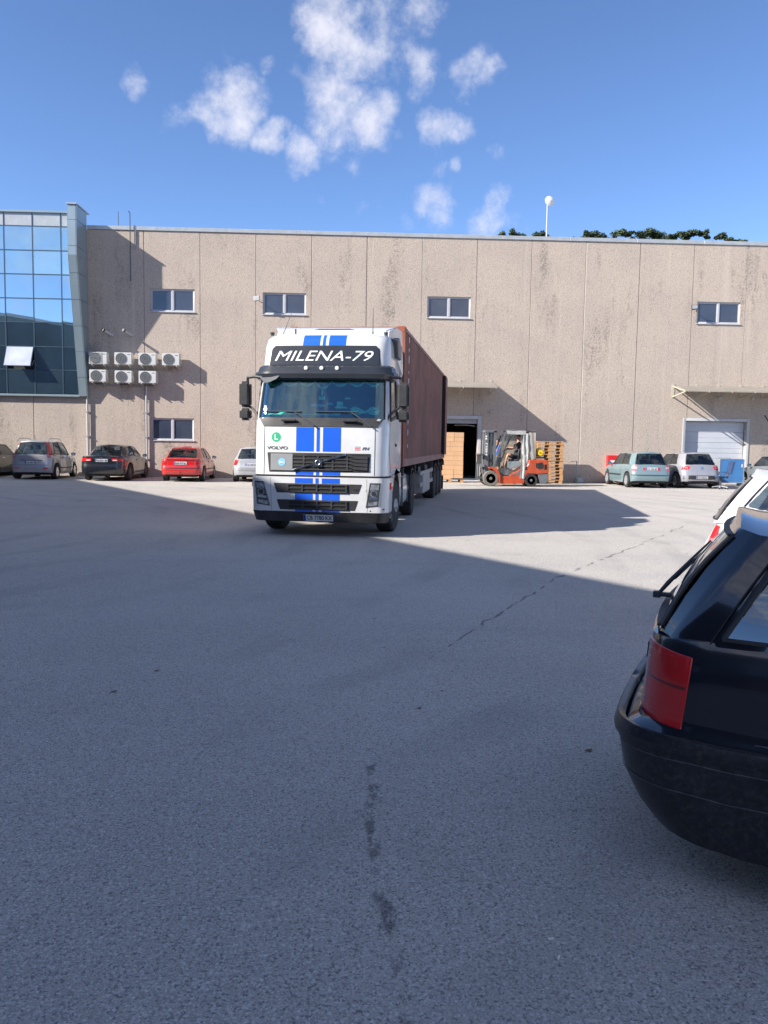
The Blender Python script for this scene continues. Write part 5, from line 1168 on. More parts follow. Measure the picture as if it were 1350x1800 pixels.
# pale blue hatchback
d = dict(L=4.2, W=1.76, rw=.70, fw=3.30, wr=.315, rc=.26, rim='hub', belt=[(0, .95), (.4, .97), (1.4, .95), (2.6, .91), (3.3, .88), (3.9, .78), (4.2, .66)], rear=[(.2, .10), (.34, .02), (.5, .0), (.60, .02), (.64, .05), (.97, .10)])
K = hatch_keys(4.2, .88, 1.47, rx=.12, rt=.42, c0=.50, c1=1.35, b=(1.43, 1.48), a=(2.65, 2.25), f=(3.25, 2.45), tw=.60, y_in=.60)
t, c = base_car('hatchback', 'pale blue five-door hatchback with tall pink tail lights next to the red box', d, 'paint_pale_blue', 12.28, 33.1, R(90), K)
c.plate(t, .80, 'CO 3326 BP')
for s in (1, -1):
    c.patch('tail_light', ((.62, .96), (.84, .96), (.88, .70), (.66, .70)), 'pink_lens', t, side=s, nu=6, nv=5); c.patch('lamp_band', ((.63, .87), (.85, .87), (.86, .82), (.64, .82)), 'white_lens', t, side=s, off=.009, nu=6)
    c.patch('reflector', ((.27, .85), (.36, .85), (.36, .74), (.27, .74)), 'red_lens', t, side=s, nu=2, nv=2)
    c.handle(t, 1.38, .84, 'paint_pale_blue', s); c.handle(t, 2.45, .82, 'paint_pale_blue', s); side_mirror(c, t, 2.65, .92, 'letter_dark', s)
    c.seam(t, [(1.38, .93), (1.42, .6), (1.36, .25)], s); c.seam(t, [(2.6, .92), (2.66, .6), (2.62, .25)], s)
    c.patch('rub_strip', ((c.u_of_x(1.35), .55), (c.u_of_x(2.9), .54), (c.u_of_x(2.9), .48), (c.u_of_x(1.35), .49)), 'black_plastic', t, side=s, off=.012)
c.patch('bumper_strip', ((-.90, .56), (.90, .56), (.90, .52), (-.90, .52)), 'letter_dark', t, off=.010, nu=12, nv=1)
MB().tube([(.7, 0, 1.52), (.55, 0, 1.66)], .008, 5).build('aerial', 'letter_dark', t)

# silver hatchback with round lamps
d = dict(L=4.2, W=1.76, rw=.72, fw=3.30, wr=.32, rc=.30, rim='spoke', belt=[(0, .97), (.4, .99), (1.4, .97), (2.6, .92), (3.3, .89), (3.9, .79), (4.2, .66)], rear=[(.2, .10), (.34, .02), (.5, .0), (.62, .03), (.66, .07), (.98, .12)])
K = hatch_keys(4.2, .88, 1.48, rx=.14, rt=.50, c0=.70, c1=1.40, b=(1.48, 1.53), a=(2.65, 2.25), f=(3.25, 2.45), tw=.60, y_in=.58)
t, c = base_car('hatchback', 'silver hatchback with rounded red tail lights in front of the white garage door', d, 'paint_silver', 14.48, 33.3, R(91.5), K)
c.plate(t, .46, 'CO 7129 AC')
for s in (1, -1):
    c.patch('tail_light', ((.50, .93), (.86, .94), (.90, .77), (.55, .79)), 'red_lens', t, side=s, nu=8, nv=5, bevel=.02); c.patch('lamp_core', ((.60, .90), (.74, .90), (.74, .83), (.60, .83)), 'pink_lens', t, side=s, off=.012, nu=4, nv=3)
    c.handle(t, 1.42, .86, 'paint_silver', s); side_mirror(c, t, 2.65, .93, 'letter_dark', s); c.seam(t, [(1.44, .95), (1.48, .6), (1.40, .25)], s); c.seam(t, [(2.6, .92), (2.66, .6), (2.62, .25)], s)
c.patch('lower_bumper', ((-1.15, .55), (1.15, .55), (1.15, .27), (-1.15, .27)), 'fender_black', t, off=.006, nu=12, nv=2)
c.patch('badge', ((-.05, .92), (.05, .92), (.05, .82), (-.05, .82)), 'chrome', t, off=.012, nu=2, nv=2)
MB().tube([(.7, 0, 1.54), (.5, 0, 1.80)], .008, 5).build('aerial', 'letter_dark', t)

# car cut by the right picture edge, car cut by the left edge
d = dict(L=4.3, W=1.74, rw=.80, fw=3.45, wr=.31, rim='spoke', belt=[(0, .95), (.4, .97), (1.4, .95), (2.6, .91), (3.3, .88), (3.9, .80), (4.3, .68)], rear=REAR)
K = hatch_keys(4.3, .87, 1.42, a=(2.75, 2.35), f=(3.35, 2.5), tw=.58)
t, c = base_car('sedan', 'grey silver car cut by the right picture edge with its left mirror showing', d, 'paint_grey_silver', 18.85, 33.2, R(93), K)
for s in (1, -1):
    side_mirror(c, t, 2.8, .90, 'letter_dark', s); c.handle(t, 2.6, .82, 'paint_grey_silver', s); c.seam(t, [(2.7, .92), (2.76, .6), (2.72, .25)], s); c.seam(t, [(1.5, .93), (1.55, .6), (1.5, .25)], s)
    c.patch('tail_light', ((.55, .88), (.85, .88), (.85, .72), (.55, .72)), 'red_lens', t, side=s)
d = dict(L=4.3, W=1.72, rw=.80, fw=3.45, wr=.31, rim='hub', belt=[(0, .95), (.4, .97), (1.4, .95), (2.6, .91), (3.3, .88), (3.9, .80), (4.3, .68)], rear=REAR)
t, c = base_car('sedan', 'dark green car cut by the left picture edge', d, 'paint_dark_green', -16.1, 34.1, R(88), K)
for s in (1, -1):
    side_mirror(c, t, 2.8, .90, 'letter_dark', s); c.handle(t, 1.5, .82, 'chrome', s); c.handle(t, 2.6, .82, 'chrome', s); c.seam(t, [(2.7, .92), (2.76, .6), (2.72, .25)], s); c.seam(t, [(1.5, .93), (1.55, .6), (1.5, .25)], s)
    c.patch('tail_light', ((.55, .88), (.85, .88), (.85, .72), (.55, .72)), 'red_lens', t, side=s)

# white hatchback, near right
d = dict(L=4.0, W=1.72, rw=.66, fw=3.15, wr=.31, rc=.34, bow=.10, na=9, nr=8, belt=[(0, .93), (.4, .98), (1.4, .97), (2.6, .92), (3.3, .88), (4.0, .66)], rear=[(.2, .12), (.34, .03), (.5, .0), (.62, .03), (.75, .09), (.98, .20)])
K = hatch_keys(4.0, .86, 1.45, rx=.12, rt=.50, c0=.36, c1=1.45, b=(1.62, 1.66), a=(2.6, 2.2), f=(3.1, 2.4), tw=.57, y_in=.52)
t, c = base_car('hatchback', 'white round-backed hatchback parked just beyond the black car', d, 'paint_white', 3.70, 8.48, R(-32), K, bulge=.035, glassm='car_glass_dark')
for s in (1, -1):
    c.patch('tail_light', ((.60, .93), (.74, .92), (.84, .70), (.68, .68)), 'red_lens', t, side=s, nu=8, nv=6); c.patch('lamp_band', ((.65, .80), (.80, .80), (.82, .76), (.66, .76)), 'pink_lens', t, side=s, off=.009, nu=6)
    c.handle(t, 1.6, .86, 'paint_white', s); side_mirror(c, t, 2.6, .93, 'paint_white', s); c.seam(t, [(1.56, .96), (1.6, .6), (1.5, .25)], s)
MB().box(.17, .30, -.04, .04, .99, 1.05).build('wiper_mount', 'letter_dark', t)
pbr('bumper_edge', (.09, .09, .095), .5, var=.5, scale=12)
pbr('lens_dark', (.12, .004, .008), .15, coat=1)
pbr('pink_lens_dark', (.30, .02, .05), .2, coat=1, var=.2, scale=20)
# ------------------------------------------------------------------ the black hatchback closest to the camera
d = dict(L=4.1, W=1.70, rw=.97, fw=3.4, wr=.30, rc=.26, bow=.05, taper=.045, na=12, nr=12, crown=.03,
         T=[0, .04, .10, .18, .26, .34, .42, .50, .56, .60, .64, .70, .78, .86, .93, 1.0],
         belt=[(0, .945), (.3, .965), (1.0, .955), (2.4, .92), (3.2, .88), (4.1, .66)], sill=[(0, .20), (.25, .19), (.42, .17), (1.3, .18), (4.1, .2)],
         rear=[(.15, .20), (.20, .13), (.28, .06), (.40, .0), (.55, -.025), (.60, -.02), (.615, .045), (.63, .055), (.95, .085)],
         wprof=[(0, .955), (.15, .985), (.4, 1.005), (.52, 1.01), (.60, .985), (.8, .985), (.93, .965), (1, .925)])
K = ([(.10, 0, .38, 0, 1.375), (.13, .57, .41, .47, 1.37), (.20, .69, .48, .555, 1.355), (.36, .755, .60, .59, 1.345), (1.40, .775, 1.45, .59, 1.365), (1.48, .775, 1.53, .59, 1.365), (2.65, .775, 2.25, .565, 1.345), (2.85, .68, 2.33, .48, 1.34), (3.05, 0, 2.42, 0, 1.36)],
     ['g', 'g2', 'p', 'g', 'b', 'g', 'p', 'g'])
K = (K[0], ['g', 'p', 'p', 'g', 'b', 'g', 'p', 'g'])
BP, BH = (1.364, 3.72), R(-27)
nb_ = thing('hatchback', 'black hatchback filling the right foreground, its red tail light and dusty bumper closest', 'car', (*BP, 0), BH)
c = Car(d); c.body(nb_, 'paint_midnight'); c.house(nb_, 'paint_midnight', K, bulge=.03, sw=.034, glassm='car_glass_dark'); c.inside(nb_); c.under(nb_)
for s in (1, -1):
    c.patch('tail_light', ((.58, .925), (.90, .905), (.885, .632), (.60, .632)), 'red_lens', nb_, side=s, off=.004, th=.012, nu=16, nv=10, bevel=.003)
    for k in range(16):
        z = .655+k*.0155; c.patch('lens_rib', ((.615, z+.003), (.875, z+.003), (.875, z), (.615, z)), 'red_lens', nb_, side=s, off=.0055, th=.002, nu=10, nv=1)
    c.patch('lens_band', ((.605, .80), (.885, .792), (.882, .783), (.605, .791)), 'lens_dark', nb_, side=s, off=.0057, th=.002, nu=12, nv=1)
    c.patch('lens_inner', ((.60, .915), (.66, .91), (.655, .645), (.61, .645)), 'pink_lens_dark', nb_, side=s, off=.0048, th=.002, nu=4, nv=8)
    c.seam(nb_, [(.50, .622), (.9, .628), (1.12, .60)], s, .004, 'bumper_edge', 'bumper_seam')
    c.seam(nb_, [(1.42, .95), (1.46, .6), (1.3, .2)], s); c.handle(nb_, 1.5, .82, 'letter_dark', s); side_mirror(c, nb_, 2.6, .92, 'letter_dark', s)
c.plate(nb_, .78, 'CO 5184 AT')
# bumper skin and its moulding, running round the corner to the wheel arch
ue = c.u_of_x(d['rw']-.37)
bs = MB()
def bump_fn(u, z):
    return c.at(abs(u), c.tz(z, 0.0 if abs(u) < .6 else .25), 1 if u >= 0 else -1, .006)
bs.slab(bump_fn, ls(-ue, ue, 60), [.20, .24, .28, .33, .38, .43, .48, .53, .57, .595], .02); bsk = bs.build('bumper', 'bumper_dirty', nb_)
ml = MB()
def mold(u, k): 
    z = [.545, .55, .575, .60, .606][k]; return c.at(abs(u), c.tz(z, .2), 1 if u >= 0 else -1, [.006, .020, .026, .020, .004][k])
ml.slab(mold, ls(-ue, ue, 60), [0, 1, 2, 3, 4], .01); ml.build('bumper_moulding', 'bumper_dirty', bsk)
for z in (.40, .52):
    m = MB()
    for sg in range(-30, 30):
        p, n = c.at(abs(sg*ue/30), c.tz(z, .2), 1 if sg >= 0 else -1, .0065); q, _ = c.at(abs((sg+1)*ue/30), c.tz(z, .2), 1 if sg+1 > 0 else -1, .0065); m.bar(p, q, .004, .003, n)
    m.build('crease_line', 'bumper_edge', bsk)
# rear wiper standing off the glass
wp_ = MB(); P0 = Vector((.065, .0, 1.00)); wp_.tube([P0+Vector((.06, 0, 0)), P0, P0+Vector((-.01, -.0, .012))], .012, 8)
wp_.box(P0.x-.022, P0.x+.012, -.016, .016, P0.z-.016, P0.z+.014); hub = wp_.build('wiper_mount', 'letter_dark', nb_, bevel=.004)
MB().tube([P0, (.11, .0, 1.06), (.21, .03, 1.18), (.28, .05, 1.26)], [.009, .012, .007, .005], 6).build('wiper_arm', 'letter_dark', nb_)
MB().tube([(.13, .05, 1.07), (.21, .07, 1.16), (.28, .09, 1.24)], .006, 5).build('wiper_blade', 'letter_dark', nb_)
# pillar seam between tailgate and body
for s in (1, -1):
    pts = [c.HP(K[0][2], K[0][3], .82, v, .003) for v in ls(0, 1, 8)]; m = MB()
    for a, b in zip(pts, pts[1:]): m.bar(Vector((a.x, a.y*s, a.z)), Vector((b.x, b.y*s, b.z)), .008, .004)
    m.build('pillar_seam', 'mesh_black', nb_)
MB().box(.80, 1.9, -.50, -.47, 1.395, 1.402).build('roof_gutter', 'letter_dark', nb_)
# ------------------------------------------------------------------ people
def skin_mesh(name, mat, parent, nodes, edges, root, sub=1):
    names = list(nodes); me = bpy.data.meshes.new(name); me.from_pydata([nodes[n][:3] for n in names], [(names.index(a), names.index(b)) for a, b in edges], [])
    o = bpy.data.objects.new(name, me); C.objects.link(o); o.parent = parent; o.modifiers.new('skin', 'SKIN')
    if not me.skin_vertices: 
        bpy.context.view_layer.objects.active = o; bpy.context.view_layer.update()
    if not me.skin_vertices:
        bm = bmesh.new(); bm.from_mesh(me); bm.verts.layers.skin.verify(); bm.to_mesh(me); bm.free()
    for i, n in enumerate(names):
        r = nodes[n][3]; rr = r if isinstance(r, tuple) else (r, r); me.skin_vertices[0].data[i].radius = rr; me.skin_vertices[0].data[i].use_root = (n == root)
    sm = o.modifiers.new('smooth', 'SUBSURF'); sm.levels = sub; sm.render_levels = sub+1; me.materials.append(MT[mat]); return o
def add_hand(nd, ed, wrist, side, d, spread, curl):
    """palm plus five unequal bent fingers growing from the wrist along d"""
    d = Vector(d).normalized(); sp = Vector(spread).normalized(); cu = Vector(curl).normalized(); w = Vector(nd[wrist][:3]); pn = wrist+'_palm'
    nd[pn] = (*(w+d*.07), (.030, .018)); ed.append((wrist, pn))
    for k, (o, l) in enumerate(((-.030, .070), (-.010, .080), (.010, .075), (.030, .060))):
        a = f'{wrist}_f{k}a'; b = f'{wrist}_f{k}b'; p = w+d*.095+sp*o; nd[a] = (*p, .010); nd[b] = (*(p+d*l*.55+cu*l*.5), .008); ed += [(pn, a), (a, b)]
    a = wrist+'_ta'; b = wrist+'_tb'; p = w+d*.05-sp*.045; nd[a] = (*p, .011); nd[b] = (*(p+d*.035-sp*.02+cu*.02), .009); ed += [(pn, a), (a, b)]
def person(label, loc, rz, J, look, shirt, trousers='shorts', sleeves=True, hold=False):
    """J: joints in local metres; faces along -x"""
    t = thing('person', label, 'person', loc, rz); nd = {}; ed = []
    R_ = dict(pelvis=(.13, .10), waist=(.12, .10), chest=(.155, .12), neck=.055, shL=.055, shR=.055, elL=.042, elR=.042, wrL=.028, wrR=.028, hipL=.088, hipR=.088, knL=.060, knR=.060, anL=.040, anR=.040, toL=.035, toR=.035)
    for k, p in J.items():
        if k in R_: nd[k] = (*p, R_[k])
    ed = [('pelvis', 'waist'), ('waist', 'chest'), ('chest', 'neck'), ('chest', 'shL'), ('shL', 'elL'), ('elL', 'wrL'), ('chest', 'shR'), ('shR', 'elR'), ('elR', 'wrR'), ('pelvis', 'hipL'), ('hipL', 'knL'), ('knL', 'anL'), ('anL', 'toL'), ('pelvis', 'hipR'), ('hipR', 'knR'), ('knR', 'anR'), ('anR', 'toR')]
    h = Vector(J['head']); nd['jaw'] = (*(h+Vector((-.015, 0, -.07))), (.06, .065)); nd['skull'] = (*(h+Vector((0, 0, .03))), (.085, .072)); nd['crown'] = (*(h+Vector((.01, 0, .09))), (.06, .055))
    nd['nose'] = (*(h+Vector((-.105, 0, -.01))), .014); ed += [('neck', 'jaw'), ('jaw', 'skull'), ('skull', 'crown'), ('skull', 'nose')]
    for w, e in (('wrL', 'elL'), ('wrR', 'elR')):
        d = Vector(J[w])-Vector(J[e]); add_hand(nd, ed, w, 1, d, (0, 0, 1) if not hold else (0, 1, .2), (-.2, 0, -1) if hold else (-.6, 0, -.2))
    body = skin_mesh('body', 'skin', t, nd, ed, 'pelvis')
    f = lambda a, b, k: tuple(lerp(p, q, k) for p, q in zip(J[a], J[b]))
    sn = dict(pelvis=(*J['pelvis'], (.145, .115)), waist=(*J['waist'], (.14, .12)), chest=(*J['chest'], (.175, .135)), shL=(*J['shL'], .075), shR=(*J['shR'], .075), aL=(*f('shL', 'elL', .75), .062), aR=(*f('shR', 'elR', .75), .062), nk=(*f('chest', 'neck', .75), .068))
    skin_mesh('shirt', shirt, t, sn, [('pelvis', 'waist'), ('waist', 'chest'), ('chest', 'shL'), ('shL', 'aL'), ('chest', 'shR'), ('shR', 'aR'), ('chest', 'nk')], 'waist')
    sn = dict(pelvis=(*(Vector(J['pelvis'])+Vector((0, 0, .0))), (.15, .12)), hipL=(*J['hipL'], .105), hipR=(*J['hipR'], .105), kL=(*f('hipL', 'knL', .85), .088), kR=(*f('hipR', 'knR', .85), .088))
    skin_mesh('shorts', trousers, t, sn, [('pelvis', 'hipL'), ('hipL', 'kL'), ('pelvis', 'hipR'), ('hipR', 'kR')], 'pelvis')
    for s in 'LR': skin_mesh('shoe', 'shoe', t, dict(a=(*J['an'+s], .052), b=(*f('an'+s, 'to'+s, .5), .05), c=(*J['to'+s], .042)), [('a', 'b'), ('b', 'c')], 'a')
    hr = MB(); n = 12
    for i in range(7):
        a = math.pi*.62*i/6
        for k in range(n):
            b = 2*math.pi*k/n; hr.v.append((h.x+.012+.098*math.sin(a)*math.cos(b)*(1 if math.cos(b) > 0 else .82), h.y+.085*math.sin(a)*math.sin(b), h.z+.035+.108*math.cos(a) if not (math.cos(b) < -.3 and i > 3) else h.z+.075))
    hr.f = [(i*n+k, i*n+(k+1) % n, (i+1)*n+(k+1) % n, (i+1)*n+k) for i in range(6) for k in range(n)]; hr.build('hair', 'hair', t)
    for sd in (-1, 1):
        MB().lathe([(-.004, .003), (0, .011), (.004, .003)], (h.x-.082, h.y+sd*.032, h.z+.015), 'x', 8).build('eye', 'letter_dark', t)
        MB().lathe([(-.008, .01), (0, .028), (.008, .01)], (h.x+.01, h.y+sd*.078, h.z-.005), 'y', 8).build('ear', 'skin', t)
    MB().box(h.x-.092, h.x-.080, h.y-.022, h.y+.022, h.z-.055, h.z-.047).build('mouth', 'pink_lens', t)
    return t

# ------------------------------------------------------------------ forklift
fx, fy = 5.56, 33.0
fk = thing('forklift', 'orange forklift with a clouded vinyl cab cover and a yellow gas bottle at the back', 'forklift', (fx, fy, 0))
q_ = lambda cx, cz: ((cx-190)*.002777, (975-cz)*.002777)
def fwheel(x, y, r, side, mat, rim, w=.22):
    o = bpy.data.objects.new('wheel', None); C.objects.link(o); o.parent = fk; o.location = (x, y, r)
    MB().lathe([(-w/2, r*.6), (-w/2, r*.93), (-w*.35, r), (w*.35, r), (w/2, r*.93), (w/2, r*.6)], (0, 0, 0), 'y', 28).build('tyre', mat, o)
    m = MB(); m.lathe([(side*w*.5, r*.62), (side*w*.42, r*.58), (side*w*.15, r*.5), (side*w*.2, r*.25), (side*w*.5, r*.2), (side*w*.55, .02)], (0, 0, 0), 'y', 20); m.build('rim', rim, o)
    b = MB()
    for k in range(6): a = k*math.pi/3; b.lathe([(side*w*.2, .018), (side*w*.34, .015)], (r*.38*math.cos(a), 0, r*.38*math.sin(a)), 'y', 6)
    b.build('wheel_bolts', 'steel', o)
fwheel(0, .12, .32, -1, 'dusty_rubber', 'dusty_rubber', .24); fwheel(0, 1.03, .32, 1, 'dusty_rubber', 'dusty_rubber', .24)
fwheel(1.68, .14, .265, -1, 'rubber', 'forklift_grey', .2); fwheel(1.68, 1.0, .265, 1, 'rubber', 'forklift_grey', .2)
def fprism(name, pts, y0, y1, mat, bevel=.012, parent=fk): 
    m = MB(); m.prism([q_(*p) for p in pts], lambda a, b: (a, y0, b), lambda a, b: (a, y1, b)); return m.build(name, mat, parent, bevel=bevel)
fprism('chassis', [(335, 930), (690, 930), (700, 850), (780, 760), (760, 640), (700, 670), (600, 740), (480, 800), (470, 820), (340, 820)], .06, 1.10, 'forklift_orange')
fprism('fender', [(150, 690), (215, 690), (270, 710), (315, 760), (335, 820), (335, 930), (318, 930), (300, 840), (262, 765), (205, 718), (150, 715)], .0, .26, 'forklift_orange')
fprism('fender', [(150, 690), (215, 690), (270, 710), (315, 760), (335, 820), (335, 930), (318, 930), (300, 840), (262, 765), (205, 718), (150, 715)], .90, 1.15, 'forklift_orange')
fprism('counterweight', [(745, 590), (760, 572), (1000, 572), (1035, 590), (1050, 640), (1050, 775), (900, 790), (740, 785), (690, 850), (680, 800), (700, 690), (745, 640)], .04, 1.12, 'forklift_orange', .03)
fprism('rear_skirt', [(890, 785), (1052, 778), (1056, 880), (1010, 930), (930, 930)], .06, 1.10, 'forklift_grey', .02)
fprism('worn_patch', [(855, 630), (950, 610), (975, 650), (970, 700), (905, 715), (860, 690)], .034, .039, 'chassis', 0)
fprism('vent', [(985, 645), (1020, 640), (1022, 715), (985, 722)], .034, .039, 'mesh_black', 0)
fprism('engine_hood', [(455, 610), (620, 600), (640, 640), (590, 690), (480, 720), (455, 700)], .15, 1.0, 'forklift_seat', .02)
fprism('step_panel', [(355, 735), (470, 740), (475, 810), (355, 810)], .10, 1.05, 'forklift_grey', .01)
fprism('side_decal', [(505, 825), (560, 770), (640, 755), (620, 795), (560, 800)], .054, .058, 'forklift_grey', 0)
fprism('side_decal', [(680, 690), (725, 680), (730, 720), (690, 735)], .034, .038, 'mesh_black', 0)
fprism('seat_cushion', [(500, 575), (625, 570), (625, 600), (500, 603)], .35, .85, 'seat_fabric', .01)
fprism('seat_back', [(610, 420), (650, 420), (655, 575), (610, 575)], .33, .87, 'seat_fabric', .02)
m = MB(); m.tube([(q_(395, 560)[0], .6, q_(395, 560)[1]), (q_(430, 430)[0], .6, q_(430, 430)[1])], .03, 8); m.build('steering_column', 'letter_dark', fk)
m = MB(); cxx, czz = q_(440, 432); m.tube([(cxx+.17*math.cos(a*math.pi/9)*.8, .6+.17*math.sin(a*math.pi/9), czz+.17*math.cos(a*math.pi/9)*.5) for a in range(19)], .013, 6, False); m.build('steering_wheel', 'letter_dark', fk)
# mast, carriage, forks
for y in (.25, .78):
    m = MB(); x0, z1 = q_(105, 150); x1, z0 = q_(160, 770); m.box(x0, x1, y, y+.12, z0-.45, z1); m.build('mast_rail', 'forklift_grey', fk, bevel=.01)
    m = MB(); x0, z1 = q_(185, 175); x1, z0 = q_(215, 700); m.box(x0, x1, y+.02, y+.10, z0, z1); m.build('mast_rail', 'letter_dark', fk)
    m = MB(); x0, z1 = q_(235, 160); x1, z0 = q_(275, 700); m.box(x0, x1, y-.01, y+.08, z0, z1); m.build('mast_rail', 'forklift_grey', fk)
x0, z1 = q_(100, 148); x1, z0 = q_(285, 185)
MB().box(x0, x1, .24, .92, z0, z1).build('mast_crossbar', 'forklift_grey', fk, bevel=.01)
for cz in (300, 520): xx, zz = q_(150, cz); MB().box(xx, xx+.28, .30, .86, zz-.03, zz+.03).build('mast_crossbar', 'letter_dark', fk)
m = MB(); xx, zz = q_(170, 200); m.tube([(xx, .55, .5), (xx, .55, zz)], .045, 10); m.build('lift_cylinder', 'steel', fk)
lx, lz = q_(112, 520)
lettering('HELI', .50, .075, lambda a, b, c: Vector((lx+.085-b, .247-c, lz+a)), 'plate_white', fk, bold=.03, depth=.004)
for cz in (240, 275): xx, zz = q_(110, cz); MB().box(xx, xx+.07, .243, .249, zz-.035, zz+.03).build('warning_sticker', 'plate_white', fk)
for y in (.20, .40, .60, .80, 1.0): 
    x0, z1 = q_(28, 505); x1, z0 = q_(45, 650); MB().box(x0, x1, y-.015, y+.015, z0, z1).build('backrest_bar', 'letter_dark', fk)
x0, z1 = q_(15, 500); x1, z0 = q_(90, 520)
MB().box(x0, x1, .1, 1.08, z0, z1).build('backrest_frame', 'letter_dark', fk); x0, z1 = q_(40, 650); x1, z0 = q_(95, 690); MB().box(x0, x1, .1, 1.08, z0, z1).build('carriage_plate', 'steel', fk); x0, z1 = q_(30, 840); x1, z0 = q_(95, 870); MB().box(x0, x1, .1, 1.08, z0, z1).build('carriage_plate', 'letter_dark', fk)
for y in (.30, .80):
    x0, z1 = q_(10, 520); x1, z0 = q_(26, 880); m = MB(); m.box(x0, x1, y-.06, y+.06, z0-.02, z1-.3); m.box(x0-1.05, x0, y-.06, y+.06, z0-.02, z0+.02); m.build('fork', 'letter_dark', fk, bevel=.006)
# overhead guard and vinyl cover
def fbar(name, a, b, y, w, mat='forklift_grey'): 
    m = MB(); A = q_(*a); B = q_(*b); m.bar((A[0], y, A[1]), (B[0], y, B[1]), w, w); m.build(name, mat, fk)
for y in (.12, 1.02):
    fbar('guard_post', (405, 165), (235, 690), y, .05); fbar('guard_post', (835, 175), (860, 580), y, .05); fbar('guard_rail', (405, 160), (845, 170), y, .05)
def fsheet(name, pts, y, mat, nu=8, nv=8, amp=.012, seed=1, yy=None):
    """four corners TL TR BR BL in side view, rippled like slack vinyl"""
    rn = random.Random(seed); (a, b, c_, d_) = [q_(*p) for p in pts]; m = MB(); ph = rn.uniform(0, 6)
    def fn(u, v):
        x = lerp(lerp(d_[0], c_[0], u), lerp(a[0], b[0], u), v); z = lerp(lerp(d_[1], c_[1], u), lerp(a[1], b[1], u), v)
        return (x, y+amp*math.sin(u*9+ph+v*3)+amp*.6*math.sin(v*13+u*5), z)
    m.grid(fn, ls(0, 1, nu), ls(0, 1, nv)); o = m.build(name, mat, fk); return o
fsheet('cover_front', [(410, 200), (470, 205), (360, 800), (228, 680)], .05, 'clear_vinyl', seed=2)
fsheet('cover_band', [(405, 150), (700, 150), (690, 208), (420, 205)], .045, 'vinyl', 10, 3, .006, 3)
fsheet('cover_flap', [(655, 190), (740, 190), (735, 560), (640, 500)], .04, 'vinyl', 10, 10, .02, 4)
fsheet('cover_flap', [(640, 480), (735, 540), (690, 860), (620, 850)], .035, 'vinyl', 8, 8, .018, 5)
fsheet('cover_rear', [(740, 175), (840, 175), (855, 560), (745, 585)], .06, 'vinyl_tan', 8, 8, .012, 6)
fsheet('cover_side', [(410, 200), (700, 200), (690, 560), (300, 640)], 1.08, 'clear_vinyl', 10, 8, .01, 7)
fsheet('cover_rear', [(720, 175), (840, 175), (855, 560), (715, 585)], 1.09, 'vinyl_tan', 8, 8, .012, 8)
m = MB(); xa, za = q_(400, 150); xb, zb2 = q_(850, 155); m.grid(lambda u, v: (lerp(xa, xb, u), lerp(.03, 1.12, v), za+.012*math.sin(u*8)*math.sin(v*7)+.02), ls(0, 1, 8), ls(0, 1, 6)); m.build('cover_roof', 'vinyl', fk)
m = MB(); xa, za = q_(845, 170); xb, zb2 = q_(862, 570); m.grid(lambda u, v: (lerp(xa, xb, u), lerp(.08, 1.06, v), lerp(za, zb2, u)), ls(0, 1, 3), ls(0, 1, 3)); m.build('cover_back', 'vinyl_tan', fk)
fprism('cover_edge', [(460, 230), (505, 230), (395, 420), (385, 420)], .07, .10, 'letter_dark', 0)
# gas bottle
gx, gz = q_(925, 470)
gb = MB().lathe([(.20, .05), (.22, .13), (.27, .165), (.36, .17), (.86, .17), (.93, .15), (.97, .08)], (gx, 0, gz), 'y', 28).build('gas_bottle', 'yellow_tank', fk)
MB().lathe([(.12, .10), (.12, .115), (.23, .115), (.23, .10)], (gx, 0, gz), 'y', 20).build('valve_collar', 'yellow_tank', gb); MB().lathe([(.10, .03), (.2, .05)], (gx-.02, 0, gz), 'y', 10).build('valve', 'brass', gb)
m = MB(); m.tube([(gx+.19, .5, gz-.14), (gx+.21, .5, gz+.05), (gx+.05, .5, gz+.19), (gx-.15, .5, gz+.14)], .012, 5); m.box(gx-.25, gx+.28, .2, .95, gz-.24, gz-.185); m.tube([(gx, .14, gz-.02), (gx+.2, .10, gz-.05), (gx+.25, .2, gz-.2), (gx-.1, .15, gz-.22)], .012, 5); m.build('bottle_bracket', 'letter_dark', fk)
m = MB(); xx, zz = q_(970, 545); m.box(xx-.05, xx+.12, .2, .4, zz-.03, zz+.03); m.build('hose_fitting', 'letter_dark', fk, bevel=.01)
def fj(cx, cz, y): x, z = q_(cx, cz); return (x, y, z)
person('person in dark shirt and shorts sitting in the forklift and reaching for its wheel', (fx, fy, 0), 0,
       dict(pelvis=fj(600, 545, .6), waist=fj(612, 480, .6), chest=fj(628, 380, .6), neck=fj(630, 290, .6), head=fj(622, 240, .6), shL=fj(630, 325, .42), elL=fj(555, 405, .36), wrL=fj(460, 400, .42), shR=fj(630, 325, .78), elR=fj(560, 420, .84), wrR=fj(470, 425, .76),
            hipL=fj(590, 550, .50), knL=fj(460, 500, .42), anL=fj(405, 690, .42), toL=fj(365, 702, .42), hipR=fj(590, 550, .70), knR=fj(470, 505, .76), anR=fj(420, 690, .76), toR=fj(380, 702, .76)), None, 'shirt_dark', hold=True)

